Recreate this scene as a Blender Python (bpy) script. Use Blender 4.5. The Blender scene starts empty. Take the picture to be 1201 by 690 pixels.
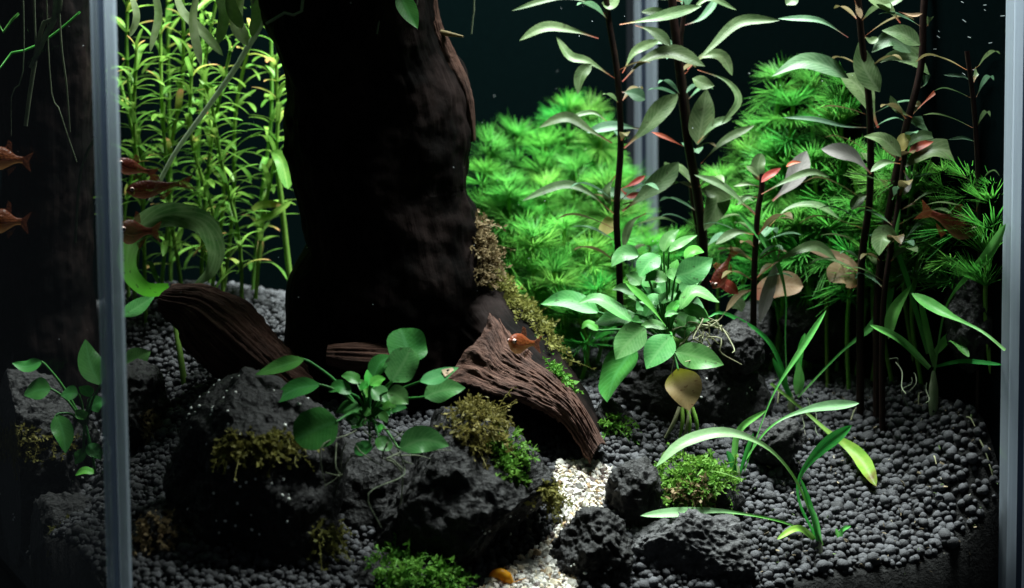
import bpy, bmesh, math, random
import numpy as np
from mathutils import Matrix, Vector, Euler

# ------------------------------------------------------------------ camera, world, light, exposure
SC = bpy.context.scene
COL = SC.collection
F = 2400.0                                   # focal length in photograph pixels (1201 wide)
CAM = Vector((0.0, 0.0, 0.20))
PITCH, ROLL = math.radians(5.5), math.radians(-0.55)
CAMROT = (Matrix.Rotation(math.pi/2 - PITCH, 4, 'X') @ Matrix.Rotation(ROLL, 4, 'Z'))
cd = bpy.data.cameras.new('camera'); cam = bpy.data.objects.new('camera', cd); COL.objects.link(cam)
cam.matrix_world = Matrix.Translation(CAM) @ CAMROT
cd.sensor_width = 36.0; cd.lens = 36.0*F/1201.0
cd.clip_start = 0.01; cd.clip_end = 50.0
cd.dof.use_dof = True; cd.dof.focus_distance = 0.782; cd.dof.aperture_fstop = 12.5
SC.camera = cam

W = bpy.data.worlds.new('World'); SC.world = W; W.use_nodes = True
W.node_tree.nodes['Background'].inputs[0].default_value = (0.5, 0.62, 0.72, 1)
W.node_tree.nodes['Background'].inputs[1].default_value = 0.035

def area_lamp(name, loc, target, sx, sy, power, col):
    l = bpy.data.lights.new(name, 'AREA'); l.shape = 'RECTANGLE'; l.size = sx; l.size_y = sy
    l.energy = power; l.color = col
    o = bpy.data.objects.new(name, l); COL.objects.link(o); o.location = loc
    d = Vector(target) - Vector(loc)
    o.rotation_euler = d.to_track_quat('-Z', 'Y').to_euler()
    return o
# the aquarium's LED hood: hangs over the back and right half of the tank
area_lamp('aquarium_lamp', (0.072, 0.885, 0.72), (0.068, 0.875, 0.0), 0.40, 0.18, 30.0, (0.93, 1.0, 0.97))

SC.render.engine = 'CYCLES'
SC.cycles.use_denoising = True
SC.cycles.max_bounces = 7; SC.cycles.diffuse_bounces = 3; SC.cycles.glossy_bounces = 2
SC.cycles.transparent_max_bounces = 10; SC.cycles.caustics_reflective = False; SC.cycles.caustics_refractive = False
SC.cycles.sample_clamp_indirect = 3.0
vs = SC.view_settings
vs.view_transform = 'Standard'; vs.look = 'None'; vs.exposure = 0.0; vs.gamma = 1.0; vs.use_curve_mapping = False

# ------------------------------------------------------------------ geometry helpers
R3 = CAMROT.to_3x3()
def ray(px, py):
    return R3 @ Vector(((px-600.5)/F, -(py-345.0)/F, -1.0))
def at(px, py, Y):
    d = ray(px, py); return CAM + d*(Y/d.y)
M_INV = (Matrix.Translation(CAM) @ CAMROT).inverted()
MI = np.array(M_INV)
def project(P):
    P = np.asarray(P); Q = P @ MI[:3, :3].T + MI[:3, 3]
    return np.stack([600.5 - F*Q[:, 0]/Q[:, 2], 345.0 + F*Q[:, 1]/Q[:, 2]], 1)
def mpp(Y): return Y/F                         # metres per photograph pixel at depth Y

rng = np.random.default_rng(7); random.seed(7)
_perm = np.concatenate([np.random.default_rng(3).permutation(256)]*3)
_grad = np.random.default_rng(4).normal(size=(256, 3)); _grad /= np.linalg.norm(_grad, axis=1)[:, None]
def noise3(P):
    P = np.asarray(P, float); I = np.floor(P).astype(int); f = P - I; I &= 255
    u = f*f*f*(f*(f*6-15)+10); out = 0
    for dx in (0, 1):
        for dy in (0, 1):
            for dz in (0, 1):
                h = _perm[_perm[_perm[I[:, 0]+dx]+I[:, 1]+dy]+I[:, 2]+dz]
                g = (_grad[h]*(f-np.array([dx, dy, dz]))).sum(1)
                w = (u[:, 0] if dx else 1-u[:, 0])*(u[:, 1] if dy else 1-u[:, 1])*(u[:, 2] if dz else 1-u[:, 2])
                out = out + g*w
    return out*1.5
def fbm(P, o=4, lac=2.1, g=0.5):
    P = np.asarray(P, float); a = 1.0; s = 0
    for k in range(o):
        s = s + a*noise3(P + 17.3*k); P = P*lac; a *= g
    return s
def ridged(P, o=4):
    P = np.asarray(P, float); a = 1.0; s = 0
    for k in range(o):
        s = s + a*(1-np.abs(noise3(P+9.1*k))*2); P = P*2.1; a *= 0.5
    return s

def mesh_np(name, V, Fc, uv=None, smooth=True, tint=None):
    V = np.asarray(V, np.float32); Fc = np.asarray(Fc, np.int32); k = Fc.shape[1]; n = len(Fc)
    m = bpy.data.meshes.new(name)
    m.vertices.add(len(V)); m.vertices.foreach_set('co', V.ravel())
    m.loops.add(n*k); m.loops.foreach_set('vertex_index', Fc.ravel())
    m.polygons.add(n); m.polygons.foreach_set('loop_start', np.arange(0, n*k, k, dtype=np.int32))
    m.polygons.foreach_set('loop_total', np.full(n, k, np.int32))
    m.polygons.foreach_set('use_smooth', np.full(n, bool(smooth)))
    if uv is not None:
        l = m.uv_layers.new(name='UVMap'); l.data.foreach_set('uv', np.asarray(uv, np.float32)[Fc.ravel()].ravel())
    if tint is not None:
        c = np.ones((len(V), 4), np.float32); c[:, :3] = tint
        a = m.color_attributes.new('tint', 'FLOAT_COLOR', 'POINT'); a.data.foreach_set('color', c.ravel())
    m.update(calc_edges=True); m.validate()
    return m

def link(name, mesh, mat, parent=None, **props):
    o = bpy.data.objects.new(name, mesh)
    if mat is not None and not mesh.materials: mesh.materials.append(mat)
    COL.objects.link(o); o.parent = parent
    for k, v in props.items(): o[k] = v
    return o
def tag(o, label, cat, group=None):
    o['label'] = label; o['category'] = cat
    if group: o['group'] = group
    return o
def thing(name, loc, label, cat, group=None):
    o = bpy.data.objects.new(name, None); o.empty_display_size = 0.01
    COL.objects.link(o); o.location = loc
    return tag(o, label, cat, group)
def top_offset(p):
    off = Vector((0, 0, 0))
    while p is not None:
        off = off + Vector(p.location); p = p.parent
    return np.array(off)
def part(name, V, Fc, mat, parent, uv=None, smooth=True, tint=None, **props):
    V = np.asarray(V, float)
    if parent is not None: V = V - top_offset(parent)
    return link(name, mesh_np(name, V, Fc, uv, smooth, tint), mat, parent, **props)
def solo(name, V, Fc, mat, uv=None, smooth=True, tint=None, loc=None, **props):
    V = np.asarray(V, float)
    if loc is None: loc = (V[:, 0].mean(), V[:, 1].mean(), V[:, 2].min())
    o = link(name, mesh_np(name, V-np.array(loc), Fc, uv, smooth, tint), mat, None, **props); o.location = loc
    return o

def spline(P, n):                               # Catmull-Rom through the points
    P = np.asarray(P, float)
    if len(P) == 2: return P[0] + (P[1]-P[0])*np.linspace(0, 1, n)[:, None]
    E = np.vstack([2*P[0]-P[1], P, 2*P[-1]-P[-2]]); m = len(P)-1
    seg = np.linalg.norm(np.diff(P, axis=0)[:, :3], axis=1); cum = np.concatenate([[0], np.cumsum(seg)])
    s = np.linspace(0, cum[-1], n); i = np.clip(np.searchsorted(cum, s, 'right')-1, 0, m-1)
    t = ((s-cum[i])/np.maximum(seg[i], 1e-9))[:, None]
    a, b, c, d = E[i], E[i+1], E[i+2], E[i+3]
    return 0.5*(2*b+(c-a)*t+(2*a-5*b+4*c-d)*t*t+(3*b-a-3*c+d)*t**3)
def frames(P):
    T = np.gradient(P, axis=0); T /= np.linalg.norm(T, axis=1)[:, None]+1e-12
    n = np.cross(T[0], [0.3, 1, 0.2]); n /= np.linalg.norm(n); N = []
    for t in T:
        n = n - t*np.dot(n, t); n /= np.linalg.norm(n)+1e-12; N.append(n.copy())
    N = np.array(N); return T, N, np.cross(T, N)
def grid_faces(nr, nc, closed):
    r = np.arange(nr-1)[:, None]; c = np.arange(nc if closed else nc-1)[None]
    c2 = (c+1) % nc
    return np.stack([r*nc+c, r*nc+c2, (r+1)*nc+c2, (r+1)*nc+c], -1).reshape(-1, 4)
def tube(P, rad, sides=8, n=None):
    P = np.asarray(P, float); rad = np.broadcast_to(np.asarray(rad, float), (len(P),)) if np.ndim(rad) else np.full(len(P), float(rad))
    if n:
        x = np.linspace(0, 1, len(P)); P = spline(P, n); rad = np.interp(np.linspace(0, 1, n), x, rad)
    T, N, B = frames(P); a = np.linspace(0, 2*np.pi, sides, endpoint=False)
    V = P[:, None]+rad[:, None, None]*(np.cos(a)[None, :, None]*N[:, None]+np.sin(a)[None, :, None]*B[:, None])
    uv = np.stack(np.meshgrid(np.linspace(0, 1, len(P)), a/6.2832, indexing='ij'), -1).reshape(-1, 2)
    nV = V.reshape(-1, 3); Fq = grid_faces(len(P), sides, True)
    k = len(nV); nV = np.vstack([nV, P[0], P[-1]]); uv = np.vstack([uv, [0, .5], [1, .5]])
    cap = [[k, (i+1) % sides, i, i] for i in range(sides)] + [[k+1, k-sides+i, k-sides+(i+1) % sides, k-sides+(i+1) % sides] for i in range(sides)]
    return nV, Fq, uv
def merge(parts):
    Vs, Fs, Us = [], [], []; o = 0
    for V, Fq, uv in parts:
        Vs.append(V); Fs.append(Fq+o); Us.append(uv); o += len(V)
    return np.vstack(Vs), np.vstack(Fs), np.vstack(Us)

PROF_T = np.array([0, .04, .1, .2, .32, .45, .58, .7, .82, .91, .97, 1.0])
PROF = {
 'ovate': np.array([.05, .20, .52, .84, .99, 1.0, .92, .76, .50, .27, .10, .0]),
 'oval':  np.array([.05, .30, .62, .90, 1.0, 1.0, 1.0, .95, .80, .58, .32, .0]),
 'lance': np.array([.10, .10, .11, .20, .45, .78, .97, 1.0, .82, .50, .20, .0]),
 'blade': np.array([.22, .22, .21, .20, .20, .24, .45, .82, 1.0, .80, .40, .0]),
 'strap': np.array([.60, .65, .72, .85, .95, 1.0, 1.0, .97, .85, .60, .30, .0]),
}
def leaf_geo(P, w, prof='ovate', nl=18, nw=7, tilt=35.0, cup=0.18, wave=0.0, nrm=None, twist=0.0, seed=0):
    """P: points in metres; w full width in metres; tilt: blade turned from facing the camera towards facing up"""
    P = spline(P, nl); T = np.gradient(P, axis=0); T /= np.linalg.norm(T, axis=1)[:, None]+1e-12
    t = np.linspace(0, 1, nl); wd = np.interp(t, PROF_T, PROF[prof])*w*0.5
    if nrm is None:
        view = np.array(CAM)[None]-P; view /= np.linalg.norm(view, axis=1)[:, None]
    else: view = np.broadcast_to(np.asarray(nrm, float), P.shape)
    N0 = view - T*(view*T).sum(1)[:, None]; N0 /= np.linalg.norm(N0, axis=1)[:, None]+1e-9
    S0 = np.cross(T, N0)
    best = None
    for sg in (1, -1):
        a = sg*np.radians(tilt)
        Nn = N0*np.cos(a)+S0*np.sin(a)
        if best is None or Nn[:, 2].sum() > best[0]: best = (Nn[:, 2].sum(), sg)
    a = best[1]*np.radians(tilt)+np.radians(twist)*(t-0.5)[:, None]
    N = N0*np.cos(a)+S0*np.sin(a); S = np.cross(T, N)
    v = np.linspace(-1, 1, nw)
    x = wd[:, None]*v[None]
    lift = cup*np.abs(x)**1.2*(np.maximum(wd, 1e-6)[:, None]**-0.2) + wave*w*np.sin(t*8+seed)[:, None]*v[None]**2*(.6+.4*np.sign(v))[None]*np.minimum(1, wd/(w*.3+1e-9))[:, None]
    V = P[:, None]+S[:, None]*x[..., None]+N[:, None]*lift[..., None]
    uv = np.stack(np.meshgrid(t, (v+1)/2, indexing='ij'), -1).reshape(-1, 2)
    return V.reshape(-1, 3), grid_faces(nl, nw, False), uv

def px_path(pts, Y, k=0.5):
    """pixel points -> metres; a blade that rises leans away, one that droops leans towards the camera"""
    p0 = pts[0]; out = []
    for p in pts:
        dy = p[2]*0.001 if len(p) > 2 else k*(p0[1]-p[1])*mpp(Y)
        out.append(at(p[0], p[1], Y+dy))
    return np.array(out)
def hero_leaf(parent, pts, w, Y, mat, prof='ovate', tilt=35, k=0.5, cup=0.18, wave=0.0, twist=0, name='leaf', nl=18, **props):
    P = px_path(pts, Y, k); wm = w*mpp(Y)/max(0.3, math.cos(math.radians(tilt)))
    V, Fq, uv = leaf_geo(P, wm, prof, nl, 7, tilt, cup, wave, None, twist, random.random()*6)
    return part(name, V, Fq, mat, parent, uv, **props)
def stalk(parent, pts, r_px, Y, mat, name='petiole', n=14, k=0.3):
    P = px_path(pts, Y, k) if not isinstance(pts[0], Vector) else np.array(pts)
    V, Fq, uv = tube(P, np.linspace(r_px, r_px*.75, len(P))*mpp(Y), 7, n)
    return part(name, V, Fq, mat, parent, uv)

# ------------------------------------------------------------------ materials
def mat_new(name):
    m = bpy.data.materials.new(name); m.use_nodes = True
    nt = m.node_tree; nt.nodes.clear()
    return m, nt
class NT:
    def __init__(s, nt): s.nt = nt
    def n(s, typ, **kw):
        nd = s.nt.nodes.new(typ)
        for k, v in kw.items():
            if k.startswith('_'): nd.inputs[k[1:]].default_value = v
            else: setattr(nd, k, v)
        return nd
    def l(s, a, b): s.nt.links.new(a, b)
    def math(s, op, a, b=None, clamp=False):
        nd = s.n('ShaderNodeMath', operation=op); nd.use_clamp = clamp
        for i, x in enumerate((a, b)):
            if x is None: continue
            if isinstance(x, (int, float)): nd.inputs[i].default_value = x
            else: s.l(x, nd.inputs[i])
        return nd.outputs[0]
    def mix(s, f, a, b, mode='MIX'):
        nd = s.n('ShaderNodeMix', data_type='RGBA', blend_type=mode)
        for i, x in ((0, f), (6, a), (7, b)):
            if isinstance(x, (int, float)): nd.inputs[i].default_value = x
            elif isinstance(x, tuple): nd.inputs[i].default_value = (*x[:3], 1)
            else: s.l(x, nd.inputs[i])
        return nd.outputs[2]
    def noise(s, scale, detail=3, rough=0.55, vec=None, dist=0.0):
        nd = s.n('ShaderNodeTexNoise'); nd.inputs['Scale'].default_value = scale; nd.inputs['Detail'].default_value = detail
        nd.inputs['Roughness'].default_value = rough; nd.inputs['Distortion'].default_value = dist
        if vec is not None: s.l(vec, nd.inputs['Vector'])
        return nd.outputs[0]
    def ramp(s, f, stops):
        nd = s.n('ShaderNodeValToRGB'); s.l(f, nd.inputs[0]); e = nd.color_ramp.elements
        while len(e) < len(stops): e.new(0.5)
        for i, (p, c) in enumerate(stops):
            e[i].position = p; e[i].color = (*(c if isinstance(c, tuple) else (c, c, c)), 1)
        return nd.outputs[0]
    def coord(s): return s.n('ShaderNodeTexCoord')
    def bump(s, h, strength, dist):
        nd = s.n('ShaderNodeBump'); nd.inputs['Strength'].default_value = strength; nd.inputs['Distance'].default_value = dist
        s.l(h, nd.inputs['Height']); return nd.outputs[0]
    def principled(s, col, rough=0.5, spec=0.5, normal=None):
        nd = s.n('ShaderNodeBsdfPrincipled'); nd.inputs['Specular IOR Level'].default_value = spec
        if isinstance(col, tuple): nd.inputs['Base Color'].default_value = (*col[:3], 1)
        else: s.l(col, nd.inputs['Base Color'])
        if isinstance(rough, (int, float)): nd.inputs['Roughness'].default_value = rough
        else: s.l(rough, nd.inputs['Roughness'])
        if normal is not None: s.l(normal, nd.inputs['Normal'])
        return nd.outputs[0]
    def out(s, sh):
        o = s.n('ShaderNodeOutputMaterial'); s.l(sh, o.inputs['Surface'])

def leaf_mat(name, ca, cb, vein=None, base=None, tip=None, rough=0.38, trans=0.25, spot=None, vein_k=0.5, nscale=220, spec=0.16, base_at=(0.05, 0.35), tip_at=(0.75, 1.0), vary=0.25):
    m, nt = mat_new(name); b = NT(nt); tc = b.coord()
    uvn = b.n('ShaderNodeSeparateXYZ'); b.l(tc.outputs['UV'], uvn.inputs[0]); u, v = uvn.outputs[0], uvn.outputs[1]
    obj = tc.outputs['Object']
    col = b.mix(b.ramp(b.noise(nscale, 3, .6, obj), [(.35, 0.0), (.65, 1.0)]), ca, cb)
    av = b.math('ABSOLUTE', b.math('SUBTRACT', v, 0.5))
    if vein:
        rib = b.ramp(av, [(0.0, 1.0), (0.03, .9), (0.075, 0.0)])
        wv = b.math('SINE', b.math('MULTIPLY', b.math('SUBTRACT', u, b.math('MULTIPLY', av, 0.45)), 75.0))
        side = b.math('MULTIPLY', b.ramp(b.math('MULTIPLY', b.math('ADD', wv, 1.0), .5), [(.6, 0.0), (1.0, 1.0)]), .6)
        col = b.mix(b.math('MULTIPLY', b.math('MAXIMUM', rib, side), vein_k), col, vein)
    if base: col = b.mix(b.ramp(u, [(base_at[0], 1.0), (base_at[1], 0.0)]), col, base)
    if tip: col = b.mix(b.ramp(b.math('ADD', u, b.math('MULTIPLY', b.math('SUBTRACT', b.noise(160, 2, .5, obj), .5), .3)), [(tip_at[0], 0.0), (tip_at[1], 1.0)]), col, tip)
    if spot:
        sp = b.ramp(b.noise(420, 2, .5, obj), [(.65, 0.0), (.71, 1.0)])
        col = b.mix(b.math('MULTIPLY', sp, .8), col, spot)
    oi = b.n('ShaderNodeObjectInfo')
    hsv = b.n('ShaderNodeHueSaturation'); b.l(col, hsv.inputs['Color'])
    b.l(b.math('ADD', b.math('MULTIPLY', oi.outputs['Random'], vary*2), 1-vary), hsv.inputs['Value'])
    b.l(b.math('ADD', b.math('MULTIPLY', b.math('FRACT', b.math('MULTIPLY', oi.outputs['Random'], 7.31)), .03), .485), hsv.inputs['Hue'])
    nb = b.bump(b.noise(900, 2, .5, obj), .12, .0006)
    p = b.principled(hsv.outputs[0], rough, spec, nb)
    tr = b.n('ShaderNodeBsdfTranslucent'); b.l(hsv.outputs[0], tr.inputs['Color'])
    mx = b.n('ShaderNodeMixShader'); mx.inputs[0].default_value = trans; b.l(p, mx.inputs[1]); b.l(tr.outputs[0], mx.inputs[2])
    b.out(mx.outputs[0]); return m

M = {}
M['anubias'] = leaf_mat('anubias_leaf', (.045, .18, .042), (.08, .25, .065), vein=(.14, .31, .11), rough=.40, trans=.12, spot=(.03, .07, .02), vein_k=.5, nscale=150)
M['anubias_deep'] = leaf_mat('anubias_leaf_deep', (.03, .16, .026), (.055, .22, .04), vein=(.09, .32, .10), rough=.40, trans=.15, vein_k=.35, nscale=150)
M['anubias_bright'] = leaf_mat('anubias_leaf_young', (.07, .42, .05), (.12, .50, .07), vein=(.2, .55, .14), rough=.40, trans=.25)
M['anubias_old'] = leaf_mat('anubias_leaf_old', (.34, .24, .09), (.44, .34, .15), vein=(.48, .38, .16), base=(.32, .34, .02), rough=.5, trans=.5, spot=(.2, .1, .04), base_at=(.10, .42))
M['anubias_hole'] = leaf_mat('anubias_leaf_eaten', (.05, .24, .07), (.08, .30, .10), vein=(.12, .32, .12), rough=.45, trans=.15, base=None)
M['curl'] = leaf_mat('curled_leaf', (.03, .10, .025), (.10, .18, .07), vein=(.2, .32, .15), base=(.05, .30, .02), spot=(.03, .05, .02), base_at=(.1, .4), rough=.5, trans=.5, vein_k=.3, nscale=90)
M['ludwigia'] = leaf_mat('ludwigia_leaf', (.055, .105, .036), (.10, .155, .064), vein=(.17, .23, .12), base=(.24, .07, .035), rough=.40, trans=.22, vein_k=.5, base_at=(.04, .24), spot=(.05, .07, .03))
M['ludwigia_pale'] = leaf_mat('ludwigia_leaf_pale', (.19, .18, .17), (.26, .24, .23), vein=(.32, .30, .29), base=(.22, .08, .05), rough=.42, trans=.25, base_at=(.03, .20))
M['ludwigia_dark'] = leaf_mat('ludwigia_leaf_dark', (.055, .13, .07), (.09, .19, .10), vein=(.2, .3, .2), base=(.22, .08, .06), rough=.42, trans=.22, base_at=(.03, .24))
M['ludwigia_plain'] = leaf_mat('ludwigia_leaf_plain', (.055, .105, .036), (.10, .155, .064), vein=(.17, .23, .12), rough=.42, trans=.22, spot=(.05, .07, .03))
M['ludwigia_dark_plain'] = leaf_mat('ludwigia_leaf_dark_plain', (.055, .12, .055), (.09, .17, .08), vein=(.18, .27, .16), rough=.42, trans=.22)
M['ludwigia_bronze'] = leaf_mat('ludwigia_leaf_bronze', (.065, .06, .022), (.10, .075, .035), vein=(.15, .11, .06), base=(.24, .06, .03), rough=.42, trans=.28, base_at=(.04, .3))
M['ludwigia_red'] = leaf_mat('ludwigia_leaf_red', (.33, .06, .03), (.45, .10, .05), vein=(.5, .2, .12), rough=.42, trans=.3)
M['ludwigia_brown'] = leaf_mat('ludwigia_leaf_brown', (.26, .17, .09), (.34, .24, .14), vein=(.4, .3, .2), base=(.3, .1, .05), rough=.5, trans=.35)
M['ludwigia_yellow'] = leaf_mat('ludwigia_leaf_yellow', (.45, .38, .12), (.52, .45, .18), rough=.5, trans=.35)
M['dark_stem'] = leaf_mat('dark_red_stem', (.010, .005, .0045), (.020, .009, .007), rough=.5, trans=0.0, vary=.1)
M['strap'] = leaf_mat('strap_leaf', (.10, .40, .08), (.15, .48, .11), vein=(.2, .52, .16), rough=.38, trans=.28, vein_k=.3, base=(.22, .48, .16), base_at=(.02, .3))
M['strap_pale'] = leaf_mat('strap_leaf_pale', (.26, .50, .22), (.32, .56, .28), vein=(.36, .58, .3), rough=.36, trans=.25, vein_k=.3, base=(.14, .42, .08), base_at=(.35, .6))
M['strap_deep'] = leaf_mat('strap_leaf_deep', (.03, .30, .05), (.06, .38, .07), vein=(.10, .42, .10), rough=.36, trans=.25, vein_k=.5)
M['strap_old'] = leaf_mat('strap_leaf_yellowing', (.22, .46, .05), (.38, .54, .09), base=(.22, .42, .08), tip=(.12, .05, .015), rough=.45, trans=.35, nscale=160, base_at=(.25, .62), tip_at=(.88, 1.0))
M['crown'] = leaf_mat('pale_crown', (.42, .52, .30), (.55, .60, .42), rough=.4, trans=.45, vary=.05)
M['rotala'] = leaf_mat('rotala_leaf', (.08, .25, .028), (.16, .33, .05), vein=(.4, .58, .16), rough=.40, trans=.35, vein_k=.4, vary=.35)
M['rotala_gold'] = leaf_mat('rotala_leaf_gold', (.26, .36, .06), (.36, .42, .09), tip=(.62, .32, .14), rough=.42, trans=.4, vary=.2, tip_at=(.55, 1.0))
M['green_stem'] = leaf_mat('green_stem', (.14, .30, .05), (.20, .38, .07), rough=.45, trans=.15)
M['ambulia'] = leaf_mat('ambulia_leaf', (.06, .27, .035), (.13, .37, .065), rough=.5, trans=.55, vary=.30)
M['ambulia_deep'] = leaf_mat('ambulia_leaf_deep', (.035, .25, .03), (.08, .33, .05), rough=.5, trans=.55, vary=.25)
M['moss'] = leaf_mat('moss_olive', (.12, .12, .03), (.21, .19, .05), rough=.6, trans=.35, vary=.1)
M['moss_green'] = leaf_mat('moss_green', (.07, .24, .03), (.15, .34, .05), rough=.6, trans=.35, vary=.1)
M['moss_brown'] = leaf_mat('moss_brown', (.16, .13, .06), (.26, .20, .10), rough=.6, trans=.3, vary=.1)
M['root'] = leaf_mat('pale_root', (.34, .38, .22), (.46, .44, .28), rough=.5, trans=.3)
M['root_dim'] = leaf_mat('grey_green_root', (.16, .20, .13), (.24, .27, .18), rough=.55, trans=.35)
M['stalk_pale'] = leaf_mat('pale_stalk', (.42, .52, .36), (.52, .60, .45), rough=.5, trans=.5, vary=.05)
M['frond'] = leaf_mat('hanging_frond', (.24, .36, .14), (.36, .46, .24), rough=.55, trans=.5, vary=.3)
M['float_leaf'] = leaf_mat('floating_leaf', (.07, .30, .05), (.11, .38, .08), rough=.45, trans=.25)
M['shrimp'] = leaf_mat('shrimp_shell', (.75, .28, .01), (.85, .40, .03), rough=.35, trans=.4, nscale=500)
def fish_mat(name, back, side, belly, alpha):
    m, nt = mat_new(name); b = NT(nt); tc = b.coord(); uvn = b.n('ShaderNodeSeparateXYZ'); b.l(tc.outputs['UV'], uvn.inputs[0])
    hgt = b.math('MULTIPLY', b.math('ADD', b.math('SINE', b.math('MULTIPLY', uvn.outputs[1], 6.2832)), 1.0), .5)
    nz = b.noise(600, 3, .6, tc.outputs['Object']); hh = b.math('ADD', hgt, b.math('MULTIPLY', b.math('SUBTRACT', nz, .5), .35))
    col = b.ramp(hh, [(.10, belly), (.42, side), (.85, back)])
    vo = b.n('ShaderNodeTexVoronoi'); vo.inputs['Scale'].default_value = 900; b.l(tc.outputs['Object'], vo.inputs['Vector'])
    p = b.principled(col, .45, .25, b.bump(vo.outputs['Distance'], .5, .0004)); tr = b.n('ShaderNodeBsdfTranslucent'); b.l(col, tr.inputs['Color'])
    mx = b.n('ShaderNodeMixShader'); mx.inputs[0].default_value = .4; b.l(p, mx.inputs[1]); b.l(tr.outputs[0], mx.inputs[2])
    tp = b.n('ShaderNodeBsdfTransparent'); m2 = b.n('ShaderNodeMixShader'); m2.inputs[0].default_value = alpha; b.l(mx.outputs[0], m2.inputs[1]); b.l(tp.outputs[0], m2.inputs[2])
    b.out(m2.outputs[0]); return m
M['fish_orange'] = fish_mat('fish_orange', (.26, .06, .02), (.42, .12, .03), (.48, .26, .10), .12)
M['fish_red'] = fish_mat('fish_red', (.10, .02, .012), (.20, .04, .02), (.24, .09, .05), .25)
M['fish_dim'] = fish_mat('fish_dim', (.15, .04, .014), (.30, .09, .024), (.38, .19, .06), .25)
M['fish_fin'] = fish_mat('fish_fin', (.26, .07, .03), (.3, .09, .04), (.3, .1, .05), .5)
def plain(name, col, rough=.5, spec=.5):
    m, nt = mat_new(name); b = NT(nt)
    c = b.mix(b.noise(300, 2, .5, b.coord().outputs['Object']), tuple(x*.85 for x in col), tuple(min(1, x*1.15) for x in col))
    b.out(b.principled(c, rough, spec)); return m
M['egg'] = plain('snail_egg', (.9, .92, .85), .5)
M['dead'] = plain('dead_leaf_tissue', (.50, .36, .24), .6)
M['eye_dark'] = plain('fish_eye_dark', (.01, .01, .012), .1)
M['eye_ring'] = plain('fish_eye_ring', (.8, .55, .5), .25)
M['speck'] = plain('pale_speck', (.42, .46, .48), .5)
M['film'] = plain('black_back_film', (.0009, .0026, .0028), .8, 0.0)
M['bottom'] = plain('dark_tank_floor', (.01, .01, .012), .6)

def wood_mat(name='driftwood', k=1.0):
    m, nt = mat_new(name); b = NT(nt); tc = b.coord()
    mp = b.n('ShaderNodeMapping'); mp.inputs['Scale'].default_value = (5.0, 58.0, 1.0); b.l(tc.outputs['UV'], mp.inputs[0])
    g = b.noise(1.0, 6, .68, mp.outputs[0], .5); o = tc.outputs['Object']
    n2 = b.noise(45, 4, .6, o)
    col = b.ramp(g, [(.30, (.010*k, .006*k, .005*k)), (.50, (.085*k, .040*k, .028*k)), (.70, (.18*k, .100*k, .074*k))])
    col = b.mix(b.ramp(n2, [(.45, 0.0), (.7, .7)]), col, (.022, .014, .013))
    nb = b.bump(b.math('ADD', g, b.math('MULTIPLY', b.noise(700, 3, .6, o), .35)), .8 if k > .5 else .25, .0022)
    b.out(b.principled(col, b.ramp(g, [(.3, .85), (.7, .65)]), .15 if k > .5 else .05, nb)); return m
M['wood'] = wood_mat(k=1.0); M['wood_shaded'] = wood_mat('shaded_driftwood', .012)  # second one is the same wood with the trunk's shade put into its colour
def rock_mat(name, a, bb, c, bs=.9):
    m, nt = mat_new(name); b = NT(nt); o = b.coord().outputs['Object']
    n1 = b.noise(90, 6, .65, o); n2 = b.noise(420, 5, .7, o); 
    vo = b.n('ShaderNodeTexVoronoi'); vo.inputs['Scale'].default_value = 520; b.l(o, vo.inputs['Vector'])
    col = b.mix(b.ramp(n1, [(.35, 0.0), (.68, 1.0)]), a, bb)
    col = b.mix(b.ramp(n2, [(.52, 0.0), (.75, .8)]), col, c)
    h = b.math('ADD', b.math('MULTIPLY', n2, 1.0), b.math('MULTIPLY', vo.outputs['Distance'], .5))
    b.out(b.principled(col, .60, .3, b.bump(h, bs, .0016))); return m
M['lava'] = rock_mat('lava_rock', (.006, .006, .006), (.014, .0135, .014), (.040, .039, .041))
M['stone'] = rock_mat('grey_stone', (.045, .045, .047), (.075, .075, .078), (.14, .14, .145), .8)
def tint_mat(name, rough, bumps, scale, mul=1.0):
    m, nt = mat_new(name); b = NT(nt); o = b.coord().outputs['Object']
    a = b.n('ShaderNodeVertexColor'); a.layer_name = 'tint'
    n = b.noise(scale, 4, .65, o)
    col = b.mix(1.0, a.outputs[0], b.ramp(n, [(.25, .55*mul), (.75, 1.35*mul)]), 'MULTIPLY')
    b.out(b.principled(col, rough, .4, b.bump(b.noise(scale*2, 4, .7, o), bumps, .0005))); return m
M['soil_grain'] = tint_mat('soil_granule', .68, .9, 900)
M['white_grain'] = tint_mat('white_gravel', .6, .5, 700)
def soil_mat():
    m, nt = mat_new('dark_soil'); b = NT(nt); o = b.coord().outputs['Object']
    n = b.noise(350, 4, .7, o)
    b.out(b.principled(b.ramp(n, [(.3, .006), (.7, .022)]), .85, .2, b.bump(n, .9, .003))); return m
M['soil'] = soil_mat()
def glass_mat():
    m, nt = mat_new('clear_glass'); b = NT(nt)
    t = b.n('ShaderNodeBsdfTransparent'); t.inputs[0].default_value = (.985, .995, .99, 1)
    g = b.n('ShaderNodeBsdfGlossy'); g.inputs['Roughness'].default_value = 0.0
    lw = b.n('ShaderNodeLayerWeight'); lw.inputs[0].default_value = .18
    mx = b.n('ShaderNodeMixShader'); b.l(b.math('MULTIPLY', lw.outputs['Fresnel'], .12), mx.inputs[0]); b.l(t.outputs[0], mx.inputs[1]); b.l(g.outputs[0], mx.inputs[2])
    b.out(mx.outputs[0]); return m
M['glass'] = glass_mat()
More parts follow.
